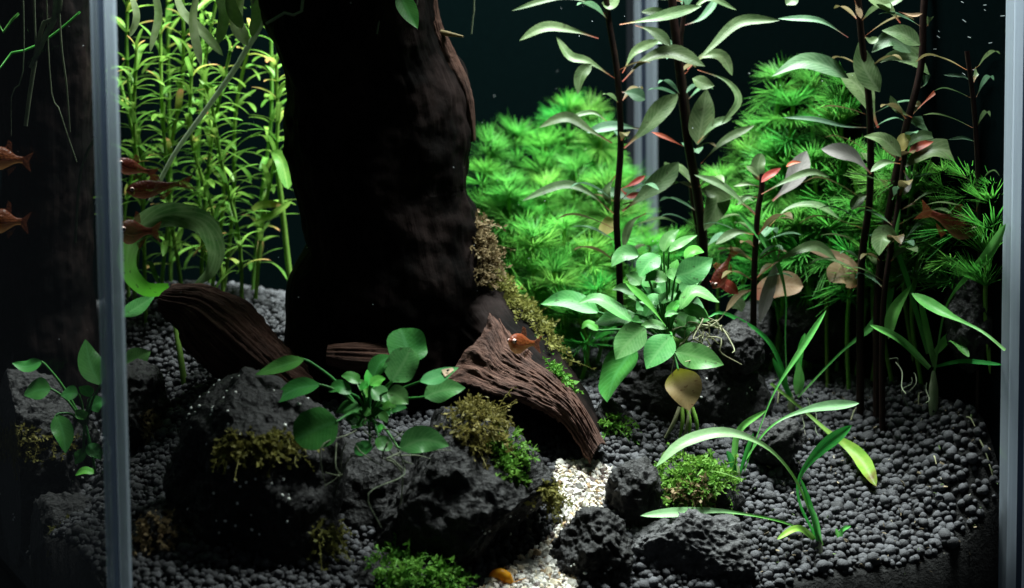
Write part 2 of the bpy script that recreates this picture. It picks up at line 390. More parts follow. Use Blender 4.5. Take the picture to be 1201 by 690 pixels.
def seam_mat(name, col, tr):
    m, nt = mat_new(name); b = NT(nt); o = b.coord().outputs['Object']
    mp = b.n('ShaderNodeMapping'); mp.inputs['Scale'].default_value = (600, 600, 14); b.l(o, mp.inputs[0])
    c = b.mix(b.noise(1.0, 3, .6, mp.outputs[0]), tuple(x*.7 for x in col), col)
    p = b.principled(c, .22, .5); t = b.n('ShaderNodeBsdfTranslucent'); b.l(c, t.inputs[0])
    mx = b.n('ShaderNodeMixShader'); mx.inputs[0].default_value = .75; b.l(p, mx.inputs[1]); b.l(t.outputs[0], mx.inputs[2])
    tp = b.n('ShaderNodeBsdfTransparent'); tp.inputs[0].default_value = (.9, .95, 1, 1)
    m2 = b.n('ShaderNodeMixShader'); m2.inputs[0].default_value = tr; b.l(mx.outputs[0], m2.inputs[1]); b.l(tp.outputs[0], m2.inputs[2])
    b.out(m2.outputs[0]); return m
M['seam'] = seam_mat('glass_edge', (.80, .88, .97), .5)
M['seam_dark'] = seam_mat('seam_glue_line', (.10, .13, .20), .2)

# ------------------------------------------------------------------ the tank
cN = np.array([-0.1252, 0.640]); cR = np.array([0.1919, 0.780])
dv = cR-cN; LEN = np.linalg.norm(dv); eu = dv/LEN; ev = np.array([-eu[1], eu[0]]); DEP = LEN*0.90
cL = cN+ev*DEP; cB = cR+ev*DEP
TOP = 0.36
def uvw(u, v, z): p = cN+eu*u+ev*v; return (p[0], p[1], z)      # metres along the front pane, into the tank, up
def to_uv(X, Y):
    d = np.stack([X-cN[0], Y-cN[1]], -1); return d@eu, d@ev
def prism_uv(u0, u1, v0, v1, z0, z1):
    V = [uvw(u, v, z) for z in (z0, z1) for u, v in ((u0, v0), (u1, v0), (u1, v1), (u0, v1))]
    Fq = [[0, 3, 2, 1], [4, 5, 6, 7], [0, 1, 5, 4], [1, 2, 6, 5], [2, 3, 7, 6], [3, 0, 4, 7]]
    return np.array(V), np.array(Fq)
tank = thing('aquarium', uvw(LEN/2, DEP/2, 0), 'glass aquarium with pale glued corner edges and dark back', 'aquarium')
g = 0.005
for nm, a, mt in (('front_pane', (.0026, LEN-.0055, -g, 0), 'glass'), ('side_pane', (-g, 0, .0022, DEP-.006), 'glass'),
                  ('back_pane', (.006, LEN-.006, DEP, DEP+g), 'film'), ('back_pane', (LEN, LEN+g, .0055, DEP-.006), 'film')):
    V, Fq = prism_uv(*a, 0.004, TOP); part(nm, V, Fq, M[mt], tank, smooth=False)
V, Fq = prism_uv(-g, LEN+g, -g, DEP+g, -0.004, 0.003); part('floor_pane', V, Fq, M['bottom'], tank, smooth=False)
def seam(cu, cv, rows):
    for (u0, u1, v0, v1, mt) in rows:
        V, Fq = prism_uv(cu+u0, cu+u1, cv+v0, cv+v1, 0.004, TOP)
        part('corner_edge' if mt == 'seam' else 'glue_line', V, Fq, M[mt], tank, smooth=False)
seam(0, 0, [(-.0042, -.0020, -.0044, .0020, 'seam'), (-.0019, -.0013, -.0040, .0018, 'seam_dark'), (-.0012, .0024, -.0044, -.0002, 'seam')])
seam(LEN, 0, [(-.0053, -.0008, -.0052, -.0002, 'seam'), (-.0007, .0024, -.0046, .0045, 'seam_dark'), (.0025, .0052, -.0052, .0053, 'seam')])
seam(LEN, DEP, [(-.0028, -.0006, -.0080, -.0022, 'seam'), (-.0020, -.0004, -.0150, -.0082, 'seam_dark'), (-.0028, -.0006, -.0235, -.0152, 'seam')])
# fine pale nicks on the inside of the right back pane
nk = []
for i in range(30):
    z = rng.uniform(.205, .27); v = rng.uniform(.008, .055); l = rng.uniform(.001, .003); h = .00011
    c = np.array(uvw(LEN-.0004, v, z)); d = np.array([*ev, 0])*l+np.array([0, 0, l*rng.uniform(-.1, .5)]); 
    nk.append((np.array([c-d/2-[0, 0, h], c+d/2-[0, 0, h], c+d/2+[0, 0, h], c-d/2+[0, 0, h]]), np.array([[0, 1, 2, 3]]), np.zeros((4, 2))))
V, Fq, u_ = merge(nk); part('scratch_marks', V, Fq, M['speck'], tank, kind='stuff')

# ------------------------------------------------------------------ the soil bed
ctrl = [(160, 690, .665), (300, 690, .675), (450, 690, .69), (600, 690, .705), (750, 690, .722), (880, 688, .738), (1000, 672, .752), (1100, 657, .765), (1172, 642, .776),
        (1000, 560, .806), (1100, 540, .803), (1172, 520, .79), (900, 590, .775), (1000, 455, .865), (1085, 440, .832), (1160, 430, .792), (930, 470, .85),
        (900, 410, .92), (765, 400, 1.03), (690, 556, .765), (640, 620, .738), (820, 520, .80), (740, 590, .76),
        (190, 400, .86), (200, 480, .80), (250, 600, .715), (330, 352, .93), (160, 352, .90), (90, 600, .79), (30, 655, .83), (450, 480, .82), (560, 420, .93),
        (640, 400, .96), (20, 440, .90), (500, 600, .74)]
CP = np.array([at(*c) for c in ctrl]); 
def rbf_k(A, B): return np.sqrt(((A[:, None]-B[None])**2).sum(-1)+0.02**2)
_A = rbf_k(CP[:, :2], CP[:, :2])-np.eye(len(CP))*0.003
_w = np.linalg.solve(np.block([[_A, np.ones((len(CP), 1))], [np.ones((1, len(CP))), np.zeros((1, 1))]]), np.append(CP[:, 2], 0))
def soil_h(X, Y):
    Q = np.stack([np.ravel(X), np.ravel(Y)], 1)
    h = rbf_k(Q, CP[:, :2])@_w[:-1]+_w[-1]
    return np.clip(h, 0.012, 0.14)
def soil_pt(px, py):                             # first soil point along the pixel's ray
    d = ray(px, py); Ys = np.arange(.62, 1.12, .001)
    P = np.array(CAM)[None]+np.array(d)[None]*(Ys/d.y)[:, None]
    u, v = to_uv(P[:, 0], P[:, 1]); ins = (u > .003) & (u < LEN-.005) & (v > .002) & (v < DEP-.004)
    hs = soil_h(P[:, 0], P[:, 1]); hit = np.where((P[:, 2] <= hs) & ins)[0]
    if len(hit): return P[hit[0]]
    i = np.where(ins)[0]; i = i[-1] if len(i) else 0
    q = P[i].copy(); q[2] = hs[i]; return q
nu, nv = 150, 130
uu, vv = np.meshgrid(np.linspace(.0012, LEN-.0012, nu), np.linspace(.0012, DEP-.0012, nv), indexing='ij')
XY = cN+uu[..., None]*eu+vv[..., None]*ev
H = soil_h(XY[..., 0], XY[..., 1]).reshape(nu, nv)
Hn = H + .0009*noise3(np.stack([XY[..., 0].ravel()*260, XY[..., 1].ravel()*260, XY[..., 0].ravel()*0], 1)).reshape(nu, nv) - .0016
Vt = np.concatenate([XY, Hn[..., None]], -1).reshape(-1, 3)
Fq = grid_faces(nu, nv, False)
edge = [i*nv for i in range(nu)] + [(nu-1)*nv+j for j in range(1, nv)] + [i*nv+nv-1 for i in range(nu-2, -1, -1)] + [j for j in range(nv-2, 0, -1)]
sk = Vt[edge].copy(); sk[:, 2] = .0045; k0 = len(Vt); ne = len(edge)
skF = [[edge[i], edge[(i+1) % ne], k0+(i+1) % ne, k0+i] for i in range(ne)]
soil = solo('soil', np.vstack([Vt, sk]), np.vstack([Fq, np.array(skF)]), M['soil'], loc=(0, .85, 0), kind='structure')

path_px = [(550, 700), (590, 672), (640, 636), (660, 610), (660, 590), (640, 565), (655, 546), (690, 544), (722, 556), (716, 582), (700, 612), (690, 650), (672, 700)]
PATH = np.array([soil_pt(*p)[:2] for p in path_px])
def in_poly(X, Y, poly):
    ins = np.zeros(X.shape, bool); j = len(poly)-1
    for i in range(len(poly)):
        xi, yi = poly[i]; xj, yj = poly[j]
        c = ((yi > Y) != (yj > Y)) & (X < (xj-xi)*(Y-yi)/(yj-yi+1e-12)+xi); ins ^= c; j = i
    return ins
def ico(sub):
    bm = bmesh.new(); bmesh.ops.create_icosphere(bm, subdivisions=sub, radius=1.0)
    V = np.array([v.co[:] for v in bm.verts]); Fq = np.array([[v.index for v in f.verts] for f in bm.faces]); bm.free(); return V, Fq
ICO = {k: ico(k) for k in (1, 2, 3, 5, 6)}
def grains(name, C, R, sub, mat, tints, lump=.26, squash=(.7, 1.0), ang=0.0):
    V0, F0 = ICO[sub]; n = len(C); nv_ = len(V0)
    q = rng.normal(size=(n, 4)); q /= np.linalg.norm(q, axis=1)[:, None]; w, x, y, z = q.T
    Rm = np.stack([1-2*(y*y+z*z), 2*(x*y-z*w), 2*(x*z+y*w), 2*(x*y+z*w), 1-2*(x*x+z*z), 2*(y*z-x*w), 2*(x*z-y*w), 2*(y*z+x*w), 1-2*(x*x+y*y)], -1).reshape(n, 3, 3)
    sc = np.stack([rng.uniform(*squash, n), rng.uniform(.85, 1.15, n), rng.uniform(.9, 1.2, n)], 1)
    P = np.broadcast_to(V0, (n, nv_, 3)).copy()
    off = rng.uniform(0, 200, (n, 1, 3))
    d = 1+lump*noise3((P*1.1+off).reshape(-1, 3)).reshape(n, nv_, 1)+lump*.5*noise3((P*2.6+off).reshape(-1, 3)).reshape(n, nv_, 1)
    P = P*d
    if ang:
        for k in range(5):
            pn = rng.normal(size=(n, 1, 3)); pn /= np.linalg.norm(pn, axis=2)[..., None]
            ex = np.maximum((P*pn).sum(-1, keepdims=True)-ang, 0); P = P-pn*ex
    P = np.einsum('nij,nvj->nvi', Rm, P*sc[:, None])*np.asarray(R)[:, None, None]+C[:, None]
    Fa = (F0[None]+(np.arange(n)*nv_)[:, None, None]).reshape(-1, 3)
    return P.reshape(-1, 3), Fa, np.repeat(tints, nv_, 0)
# loose soil granules: jittered hexagonal packing over the bed, a second sparse layer on top
sp = .0027
us, vs_ = np.meshgrid(np.arange(.003, LEN-.002, sp), np.arange(.003, DEP-.003, sp*.9), indexing='ij')
us = us + (np.arange(us.shape[1]) % 2)[None]*sp/2
us = us+rng.uniform(-.3, .3, us.shape)*sp; vs_ = vs_+rng.uniform(-.3, .3, us.shape)*sp
gx = cN+us.ravel()[:, None]*eu+vs_.ravel()[:, None]*ev
gx = np.vstack([gx, gx[rng.random(len(gx)) < .30]+rng.uniform(-.0016, .0016, (1, 2))])
lay = np.zeros(len(gx)); lay[us.size:] = 1
gz = soil_h(gx[:, 0], gx[:, 1])
u1, v1 = to_uv(gx[:, 0], gx[:, 1]); keep = (u1 > .0025) & (u1 < LEN-.0025) & (v1 > .0025) & (v1 < DEP-.0025)
P2 = project(np.column_stack([gx, gz])); keep &= (P2[:, 0] > -30) & (P2[:, 0] < 1230) & (P2[:, 1] < 730)
keep &= ~in_poly(gx[:, 0], gx[:, 1], PATH)
gx, gz, lay, P2, v1 = gx[keep], gz[keep], lay[keep], P2[keep], v1[keep]
Rg = .00142*np.exp(rng.normal(0, .30, len(gx))); Rg = np.clip(Rg, .0009, .0026)
C = np.column_stack([gx, gz-.0004+lay*.0016+rng.uniform(-.0005, .0006, len(gx))])
tn = (np.array([.046, .047, .053])[None]*np.exp(rng.normal(0, .22, (len(gx), 1))))
near = (P2[:, 0] > 820) & (P2[:, 1] > 400)
A = grains('a', C[near], Rg[near], 2, None, tn[near]); B = grains('b', C[~near], Rg[~near], 1, None, tn[~near])
solo('soil_granules', np.vstack([A[0], B[0]]), np.vstack([A[1], B[1]+len(A[0])]), M['soil_grain'], tint=np.vstack([A[2], B[2]]), loc=(0, .85, 0),
     kind='stuff', label='loose round black soil granules covering the tank bed', category='gravel')
# white crushed gravel path
bb0, bb1 = PATH.min(0), PATH.max(0)
Q = rng.uniform(bb0, bb1, (8500, 2)); Q = Q[in_poly(Q[:, 0], Q[:, 1], PATH)]
uq, vq = to_uv(Q[:, 0], Q[:, 1]); Q = Q[(vq > .0025)]
Rw = np.clip(.00105*np.exp(rng.normal(0, .35, len(Q))), .0006, .0028)
Cw = np.column_stack([Q, soil_h(Q[:, 0], Q[:, 1])-.0006+rng.uniform(0, .0018, len(Q))])
pal = np.array([[.80, .78, .70], [.72, .70, .66], [.76, .67, .50], [.52, .36, .20], [.62, .56, .50], [.10, .07, .06]])
tw = pal[rng.choice(6, len(Q), p=[.30, .25, .17, .07, .11, .10])]*rng.uniform(.68, .92, (len(Q), 1))
V, Fq, tt = grains('w', Cw, Rw, 1, None, tw, .2, (.55, .9), .62)
solo('white_gravel', V, Fq, M['white_grain'], tint=tt, smooth=False, loc=(.02, .75, 0), kind='stuff', label='crushed white gravel path winding between the black rocks', category='gravel')

# ------------------------------------------------------------------ rocks
ROCK = {}
def rock(key, c, rx, ry, Y, label, sub=5, seed=0, dep=None, mat='lava', ang=.78, rough=.10, cuts=9, squash_top=0.0, cutlist=(), rid=.06, front=False):
    """c pixel centre; rx, ry half sizes in pixels; dep half depth in metres"""
    r = np.random.default_rng(seed+50); V0, F0 = ICO[sub]; P = V0.copy()
    for cn in cutlist:
        n = np.array(cn[:3], float); n /= np.linalg.norm(n); P = P-n[None]*np.maximum(P@n-cn[3], 0)[:, None]
    for k in range(cuts):
        n = r.normal(size=3); n /= np.linalg.norm(n); P = P-n[None]*np.maximum(P@n-r.uniform(ang, ang+.15), 0)[:, None]
    sx, sz = rx*mpp(Y), ry*mpp(Y); sy = dep or min(sx, sz)*.8
    if front:                                    # push back until it stands clear of the front glass
        pc = at(c[0], c[1], Y); 
        while to_uv(np.array([pc.x]), np.array([pc.y]))[1][0] < sy*1.08+.003: Y += .001; pc = at(c[0], c[1], Y)
    P = P*np.array([sx, sy, sz])/np.abs(P).max(0)
    s = (sx*sy*sz)**(1/3); N = V0/np.array([sx, sy, sz]); N /= np.linalg.norm(N, axis=1)[:, None]
    q = P*60+r.uniform(0, 90, 3)
    d = s*rough*1.3*fbm(P/s*1.3+r.uniform(0, 90, 3), 3)+s*.5*rid*ridged(q*1.1, 3)-s*.5*rid+.0011*fbm(q*7, 4, 2.2, .6)
    pit = np.maximum(0, noise3(q*5.5+7)-.15)
    d = d-.0035*pit
    P = P+N*d[:, None]
    pc = np.array(at(c[0], c[1], Y)); P = P+pc
    u, v = to_uv(P[:, 0], P[:, 1]); e = .0012    # stays inside the glass
    P[:, :2] += (np.clip(u, e, LEN-e)-u)[:, None]*eu+(np.clip(v, e, DEP-e)-v)[:, None]*ev
    P[:, 2] = np.maximum(P[:, 2], .005)
    o = solo('stone' if mat == 'stone' else 'lava_rock', P, F0, M[mat]); tag(o, label, 'rock')
    ROCK[key] = (o, P, F0); return o
rock('front_left', (306, 585), 114, 150, .72, 'large dark lava rock speckled white with moss ledge, left of the driftwood opening', 6, 1, .034, cuts=10)
rock('front_mid', (542, 600), 108, 122, .730, 'large black lava rock leaning beside the white gravel path, olive moss on its peak', 6, 2, .032, cuts=6, ang=.86, cutlist=[(.67, -.25, -.70, .44), (-.8, -.1, .55, .66)])
rock('plant_seat', (436, 590), 92, 78, .745, 'black lava rock in shadow carrying the shaded rosette plant', 5, 21, .024)
rock('low_mid', (462, 690), 80, 46, .70, 'low black lava rock wedged between the two large mossy rocks', 5, 12, .016, front=True)
rock('path_lump', (694, 656), 52, 66, .70, 'crumbly dark lava rock standing alone on the white gravel path', 6, 3, .014, front=True, rough=.12, rid=.10)
rock('grey', (816, 654), 98, 68, .72, 'smooth dark grey stone against the front glass beside the soil slope', 6, 4, .012, mat='stone', front=True, cuts=12, ang=.66, rid=.03, rough=.07)
rock('moss_stone', (806, 588), 62, 50, .768, 'dark lava rock topped with a cushion of green moss', 5, 5, .018)
rock('arm', (744, 582), 36, 46, .757, 'slim upright lava rock leaning on the moss topped rock by the path', 5, 6, .012)
rock('plinth', (802, 472), 106, 92, .845, 'tall lava rock carrying the big broad leaved plant', 6, 7, .030)
rock('plinth_top', (862, 408), 34, 32, .83, 'glossy lump of lava rock beside the big broad leaved plant roots', 5, 8, .014)
rock('plinth_right', (908, 516), 36, 30, .80, 'small lava rock at the foot of the strap leaved plants', 5, 9, .013)
rock('cave_back', (716, 512), 30, 44, .81, 'lava rock with dark green moss at the end of the driftwood root', 5, 10, .014)
rock('right_back', (1150, 372), 40, 62, .806, 'grey lava rock leaning against the right hand glass behind the soil slope', 5, 11, .016)
rock('far_left_up', (24, 556), 104, 124, .83, 'dark lava rock with brown moss ledge beside the glass corner, under the left driftwood', 6, 13, .026)
rock('left_lump', (192, 652), 44, 56, .70, 'low dark lava rock with fuzzy algae just right of the glass corner', 5, 22, .014, front=True)
rock('far_left_low', (78, 660), 86, 84, .775, 'low black lava rock at the foot of the glass corner', 5, 14, .02)
rock('left_small', (160, 478), 40, 54, .80, 'small glossy lava rock at the edge of the left gravel slope', 5, 15, .018)
rock('shade', (884, 392), 26, 40, .885, 'black rock half hidden behind the short red tipped stem plant', 3, 16, .012)
rock('behind', (975, 385), 70, 40, .88, 'dark low rock under the tall stem plants behind the soil slope', 5, 17, .012)

# ------------------------------------------------------------------ driftwood
WOOD = {}
def loft(secs, n=170, sides=120, seed=0, grain=.0016, lump=.004, groove=.0016, iso=1.0, crack=1.0):
    """secs: (px, py, Y, half-width px, half-depth m)"""
    P = np.array([at(s[0], s[1], s[2]) for s in secs]); hw = np.array([s[3]*mpp(s[2]) for s in secs]); hd = np.array([s[4] for s in secs])
    x = np.concatenate([[0], np.cumsum(np.linalg.norm(np.diff(P, axis=0), axis=1))]); tt = np.linspace(0, x[-1], n)
    pk = spline(np.column_stack([P, hw, hd]), n)
    C, hw, hd = pk[:, :3], np.maximum(pk[:, 3], .0008), np.maximum(pk[:, 4], .0008)
    T = np.gradient(C, axis=0); T /= np.linalg.norm(T, axis=1)[:, None]
    vw = np.array(CAM)-C; vw /= np.linalg.norm(vw, axis=1)[:, None]
    S = np.cross(T, vw); S /= np.linalg.norm(S, axis=1)[:, None]; Dp = np.cross(S, T)
    a = np.linspace(0, 2*np.pi, sides, endpoint=False)
    ca, sa = np.cos(a), np.sin(a)
    L = tt[:, None]*np.ones(sides)[None]; circ = np.stack([ca, sa], -1)
    q = np.concatenate([np.broadcast_to(circ[None]*3.2, (n, sides, 2)), (L*9)[..., None]], -1).reshape(-1, 3)+seed*13.7
    lowq = np.concatenate([np.broadcast_to(circ[None]*.9, (n, sides, 2)), (L*11)[..., None]], -1).reshape(-1, 3)+seed*5.1
    hiq = np.concatenate([np.broadcast_to(circ[None]*15, (n, sides, 2)), (L*22)[..., None]], -1).reshape(-1, 3)+seed
    base = (C[:, None]+S[:, None]*(ca[None]*hw[:, None])[..., None]+Dp[:, None]*(sa[None]*hd[:, None])[..., None]).reshape(-1, 3)
    d = iso*lump*.7*fbm(base*38+seed*7.7, 3)+lump*.35*fbm(lowq, 2)+grain*.8*fbm(hiq, 3, 2.0, .6)+iso*grain*.45*fbm(base*320+seed, 3)-groove*np.abs(fbm(q, 2))*1.4-crack*groove*1.2*np.maximum(0, ridged(base*np.array([70, 70, 28])+seed, 2)-1.15)
    d = d.reshape(n, sides)*np.minimum(1, hw/.012)[:, None]
    V = C[:, None]+S[:, None]*(ca[None]*(hw[:, None]+d))[..., None]+Dp[:, None]*(sa[None]*(hd[:, None]+d))[..., None]
    uv = np.stack([np.broadcast_to(tt[:, None]*14, (n, sides)), np.broadcast_to(np.abs(a/np.pi-1)[None], (n, sides))], -1).reshape(-1, 2)
    V = V.reshape(-1, 3); Fq = grid_faces(n, sides, True); k = len(V)
    V = np.vstack([V, C[0], C[-1]]); uv = np.vstack([uv, uv[0], uv[-1]])
    capF = [[k, (i+1) % sides, i] for i in range(sides)]+[[k+1, k-sides+i, k-sides+(i+1) % sides] for i in range(sides)]
    capF = np.array([[c[0], c[1], c[2], c[2]] for c in capF])
    return V, Fq, uv, capF
def clampin(V, e=.0015):
    u, v = to_uv(V[:, 0], V[:, 1])
    V = V.copy(); V[:, :2] += (np.clip(u, e, LEN-e)-u)[:, None]*eu+(np.clip(v, e, DEP-e)-v)[:, None]*ev
    return V
def wood_part(key, name, parent, secs, n=170, sides=120, mat='wood', **kw):
    V, Fq, uv, cap = loft(secs, n, sides, **kw); V = clampin(V)
    m_tri = np.vstack([Fq[:, [0, 1, 2]], Fq[:, [0, 2, 3]], cap[:, :3]])
    o = part(name, V, m_tri, M[mat], parent, uv); WOOD[key] = (o, V, Fq); return o
dw = thing('driftwood', at(460, 470, .83), 'massive driftwood trunk, shade put into its colour, with a brown root reaching down to the white gravel', 'driftwood')
wood_part('trunk', 'trunk', dw, [(380, -190, .80, 185, .075), (390, -110, .812, 145, .056), (403, -45, .822, 108, .044), (412, 10, .825, 100, .038), (425, 60, .83, 97, .036), (440, 110, .835, 105, .036), (447, 170, .838, 107, .036), (447, 230, .84, 101, .035),  # unseen top sections are widened to cast shade on the front left
          (462, 290, .84, 100, .034), (466, 340, .84, 112, .034), (462, 385, .842, 114, .034), (456, 430, .845, 108, .034), (450, 500, .85, 100, .034)], n=260, sides=180, seed=1, lump=.0065, grain=.0007, groove=.0006, iso=.6, mat='wood_shaded')
def root_slab():
    nu_, nv_ = 170, 120; u = np.linspace(0, 1, nu_); v = np.linspace(0, 1, nv_)
    top = spline(np.array([at(*p) for p in ((566, 338, .838), (584, 360, .829), (604, 384, .819), (630, 410, .809), (660, 445, .797), (690, 486, .784), (712, 522, .776))]), nu_)
    bot = spline(np.array([at(*p) for p in ((508, 456, .792), (530, 449, .790), (552, 452, .787), (584, 464, .781), (622, 476, .777), (656, 494, .773), (676, 518, .769), (692, 546, .766))]), nu_)
    P = top[:, None]*(1-v)[None, :, None]+bot[:, None]*v[None, :, None]
    P = P+np.array([1., 0, 0])*(.011*np.sin(np.pi*v)[None, :, None]*np.maximum(0, 1-u*3.2)[:, None, None])+np.array([0, 0, .0022])*fbm(np.column_stack([v*6, v*0, v*0+2]), 3)[None, :, None]*np.maximum(0, 1-u*8)[:, None, None]
    nd = np.array([0, -.75, .66]); P = P+nd*(np.sin(np.pi*v)**.8*.0075)[None, :, None]
    q = np.stack(np.meshgrid(u*4.5, v*15, indexing='ij'), -1).reshape(-1, 2); q3 = np.column_stack([q+.35*noise3(np.column_stack([q*.5, q[:, 0]*0]))[:, None], np.full(len(q), 3.3)])
    d = .0010*fbm(q3, 5, 2.1, .6)-.0012*np.maximum(0, noise3(q3*np.array([.8, .9, 1])+31)-.25)*2-.0012*np.maximum(0, ridged(q3*np.array([.6, .55, 1])+8, 2)-1.05)+.0022*fbm(P.reshape(-1, 3)*45, 3)
    edge = np.minimum(np.minimum(v, 1-v)*9, 1)[None, :]*np.minimum(1, (1-u)*12)[:, None]
    Fr = P+nd*(d.reshape(nu_, nv_)*(.35+.65*edge))[..., None]
    rag = .0014*fbm(np.column_stack([u*22, u*0+5, u*0]), 3)                # ragged lower edge
    Fr[:, -6:] += np.array([0, 0, 1])*(rag[:, None]*np.linspace(.2, 1, 6)[None])[..., None]
    Bk = Fr+np.array([0, .012, -.004])*np.minimum(1, .15+edge)[..., None]
    uv = np.stack(np.meshgrid(u*1.5, v*.55, indexing='ij'), -1).reshape(-1, 2); k = nu_*nv_
    f1 = grid_faces(nu_, nv_, False); f2 = f1[:, ::-1]+k
    rim = [i*nv_ for i in range(nu_)]+[(nu_-1)*nv_+j for j in range(1, nv_)]+[i*nv_+nv_-1 for i in range(nu_-2, -1, -1)]+[j for j in range(nv_-2, 0, -1)]
    f3 = np.array([[rim[i], rim[(i+1) % len(rim)], rim[(i+1) % len(rim)]+k, rim[i]+k] for i in range(len(rim))])
    V = clampin(np.vstack([Fr.reshape(-1, 3), Bk.reshape(-1, 3)])); FF = np.vstack([f1, f2, f3])
    o = part('root', V, FF, M['wood'], dw, np.vstack([uv, uv])); WOOD['root'] = (o, V[:k], f1); return o
root_slab()
wood_part('light_block', 'root', dw, [(500, 318, .88, 24, .02), (548, 362, .858, 48, .028), (590, 408, .838, 48, .030), (628, 444, .820, 42, .028), (658, 478, .806, 34, .024), (682, 510, .796, 22, .016), (696, 536, .79, 12, .010)], n=110, sides=80, seed=2, lump=.003, grain=.001, groove=.0008, iso=.7, crack=0, mat='wood_shaded')  # dark filler added behind the slab to block light from the hollow
wood_part('plank', 'branch', dw, [(384, 416, .806, 12, .006), (410, 418, .806, 17, .007), (445, 420, .81, 18, .008), (480, 420, .82, 16, .01)], n=90, sides=80, seed=4, lump=.0015, iso=.3)
wood_part('knee', 'root', dw, [(385, 300, .85, 26, .02), (366, 340, .84, 28, .018), (366, 385, .83, 30, .017), (372, 430, .825, 30, .016), (380, 470, .825, 26, .016)], n=120, sides=90, seed=5, grain=.0007, groove=.0006, iso=.6, mat='wood_shaded')
wood_part('edge', 'branch', dw, [(496, -30, .826, 12, .007), (507, 30, .828, 13, .007), (522, 66, .830, 14, .007), (539, 100, .832, 12, .006), (549, 135, .834, 8, .005), (554, 165, .836, 4, .003)], n=110, sides=60, seed=9, lump=.003)  # lighter wood added to paint the highlight on the trunk's upper right edge
tw_ = [np.array(at(*p)) for p in ((508, 36, .826), (522, 39, .824), (543, 43, .823))]
V, Fq, uv = tube(np.array(tw_), [.0014, .0011, .0004], 6, 10); part('twig', V, Fq, M['moss_brown'], dw, uv)
st = thing('driftwood_stump', at(265, 430, .80), 'short broken driftwood log pointing left on the gravel slope', 'driftwood')
wood_part('stub', 'log', st, [(190, 352, .80, 8, .006), (197, 354, .80, 19, .011), (215, 358, .802, 27, .014), (232, 366, .803, 36, .017), (255, 386, .804, 44, .019), (285, 412, .805, 42, .019), (318, 440, .81, 36, .018), (350, 466, .82, 28, .016)], n=170, sides=130, seed=6, lump=.004, groove=.0014, grain=.0022, iso=.45)
dl = thing('driftwood', at(55, 440, .865), 'shade-coloured driftwood trunk standing in for the refracted view left of the glass corner', 'driftwood')  # separate trunk built in place of the refracted double of the main one
wood_part('left', 'trunk', dl, [(40, -60, .86, 66, .028), (46, 20, .862, 60, .026), (52, 110, .865, 56, .024), (55, 200, .866, 52, .023), (52, 280, .867, 56, .024), (50, 350, .868, 62, .026), (55, 420, .868, 64, .027), (58, 480, .868, 62, .027)], n=180, sides=130, seed=7, grain=.0007, groove=.0006, iso=.6, mat='wood_shaded')

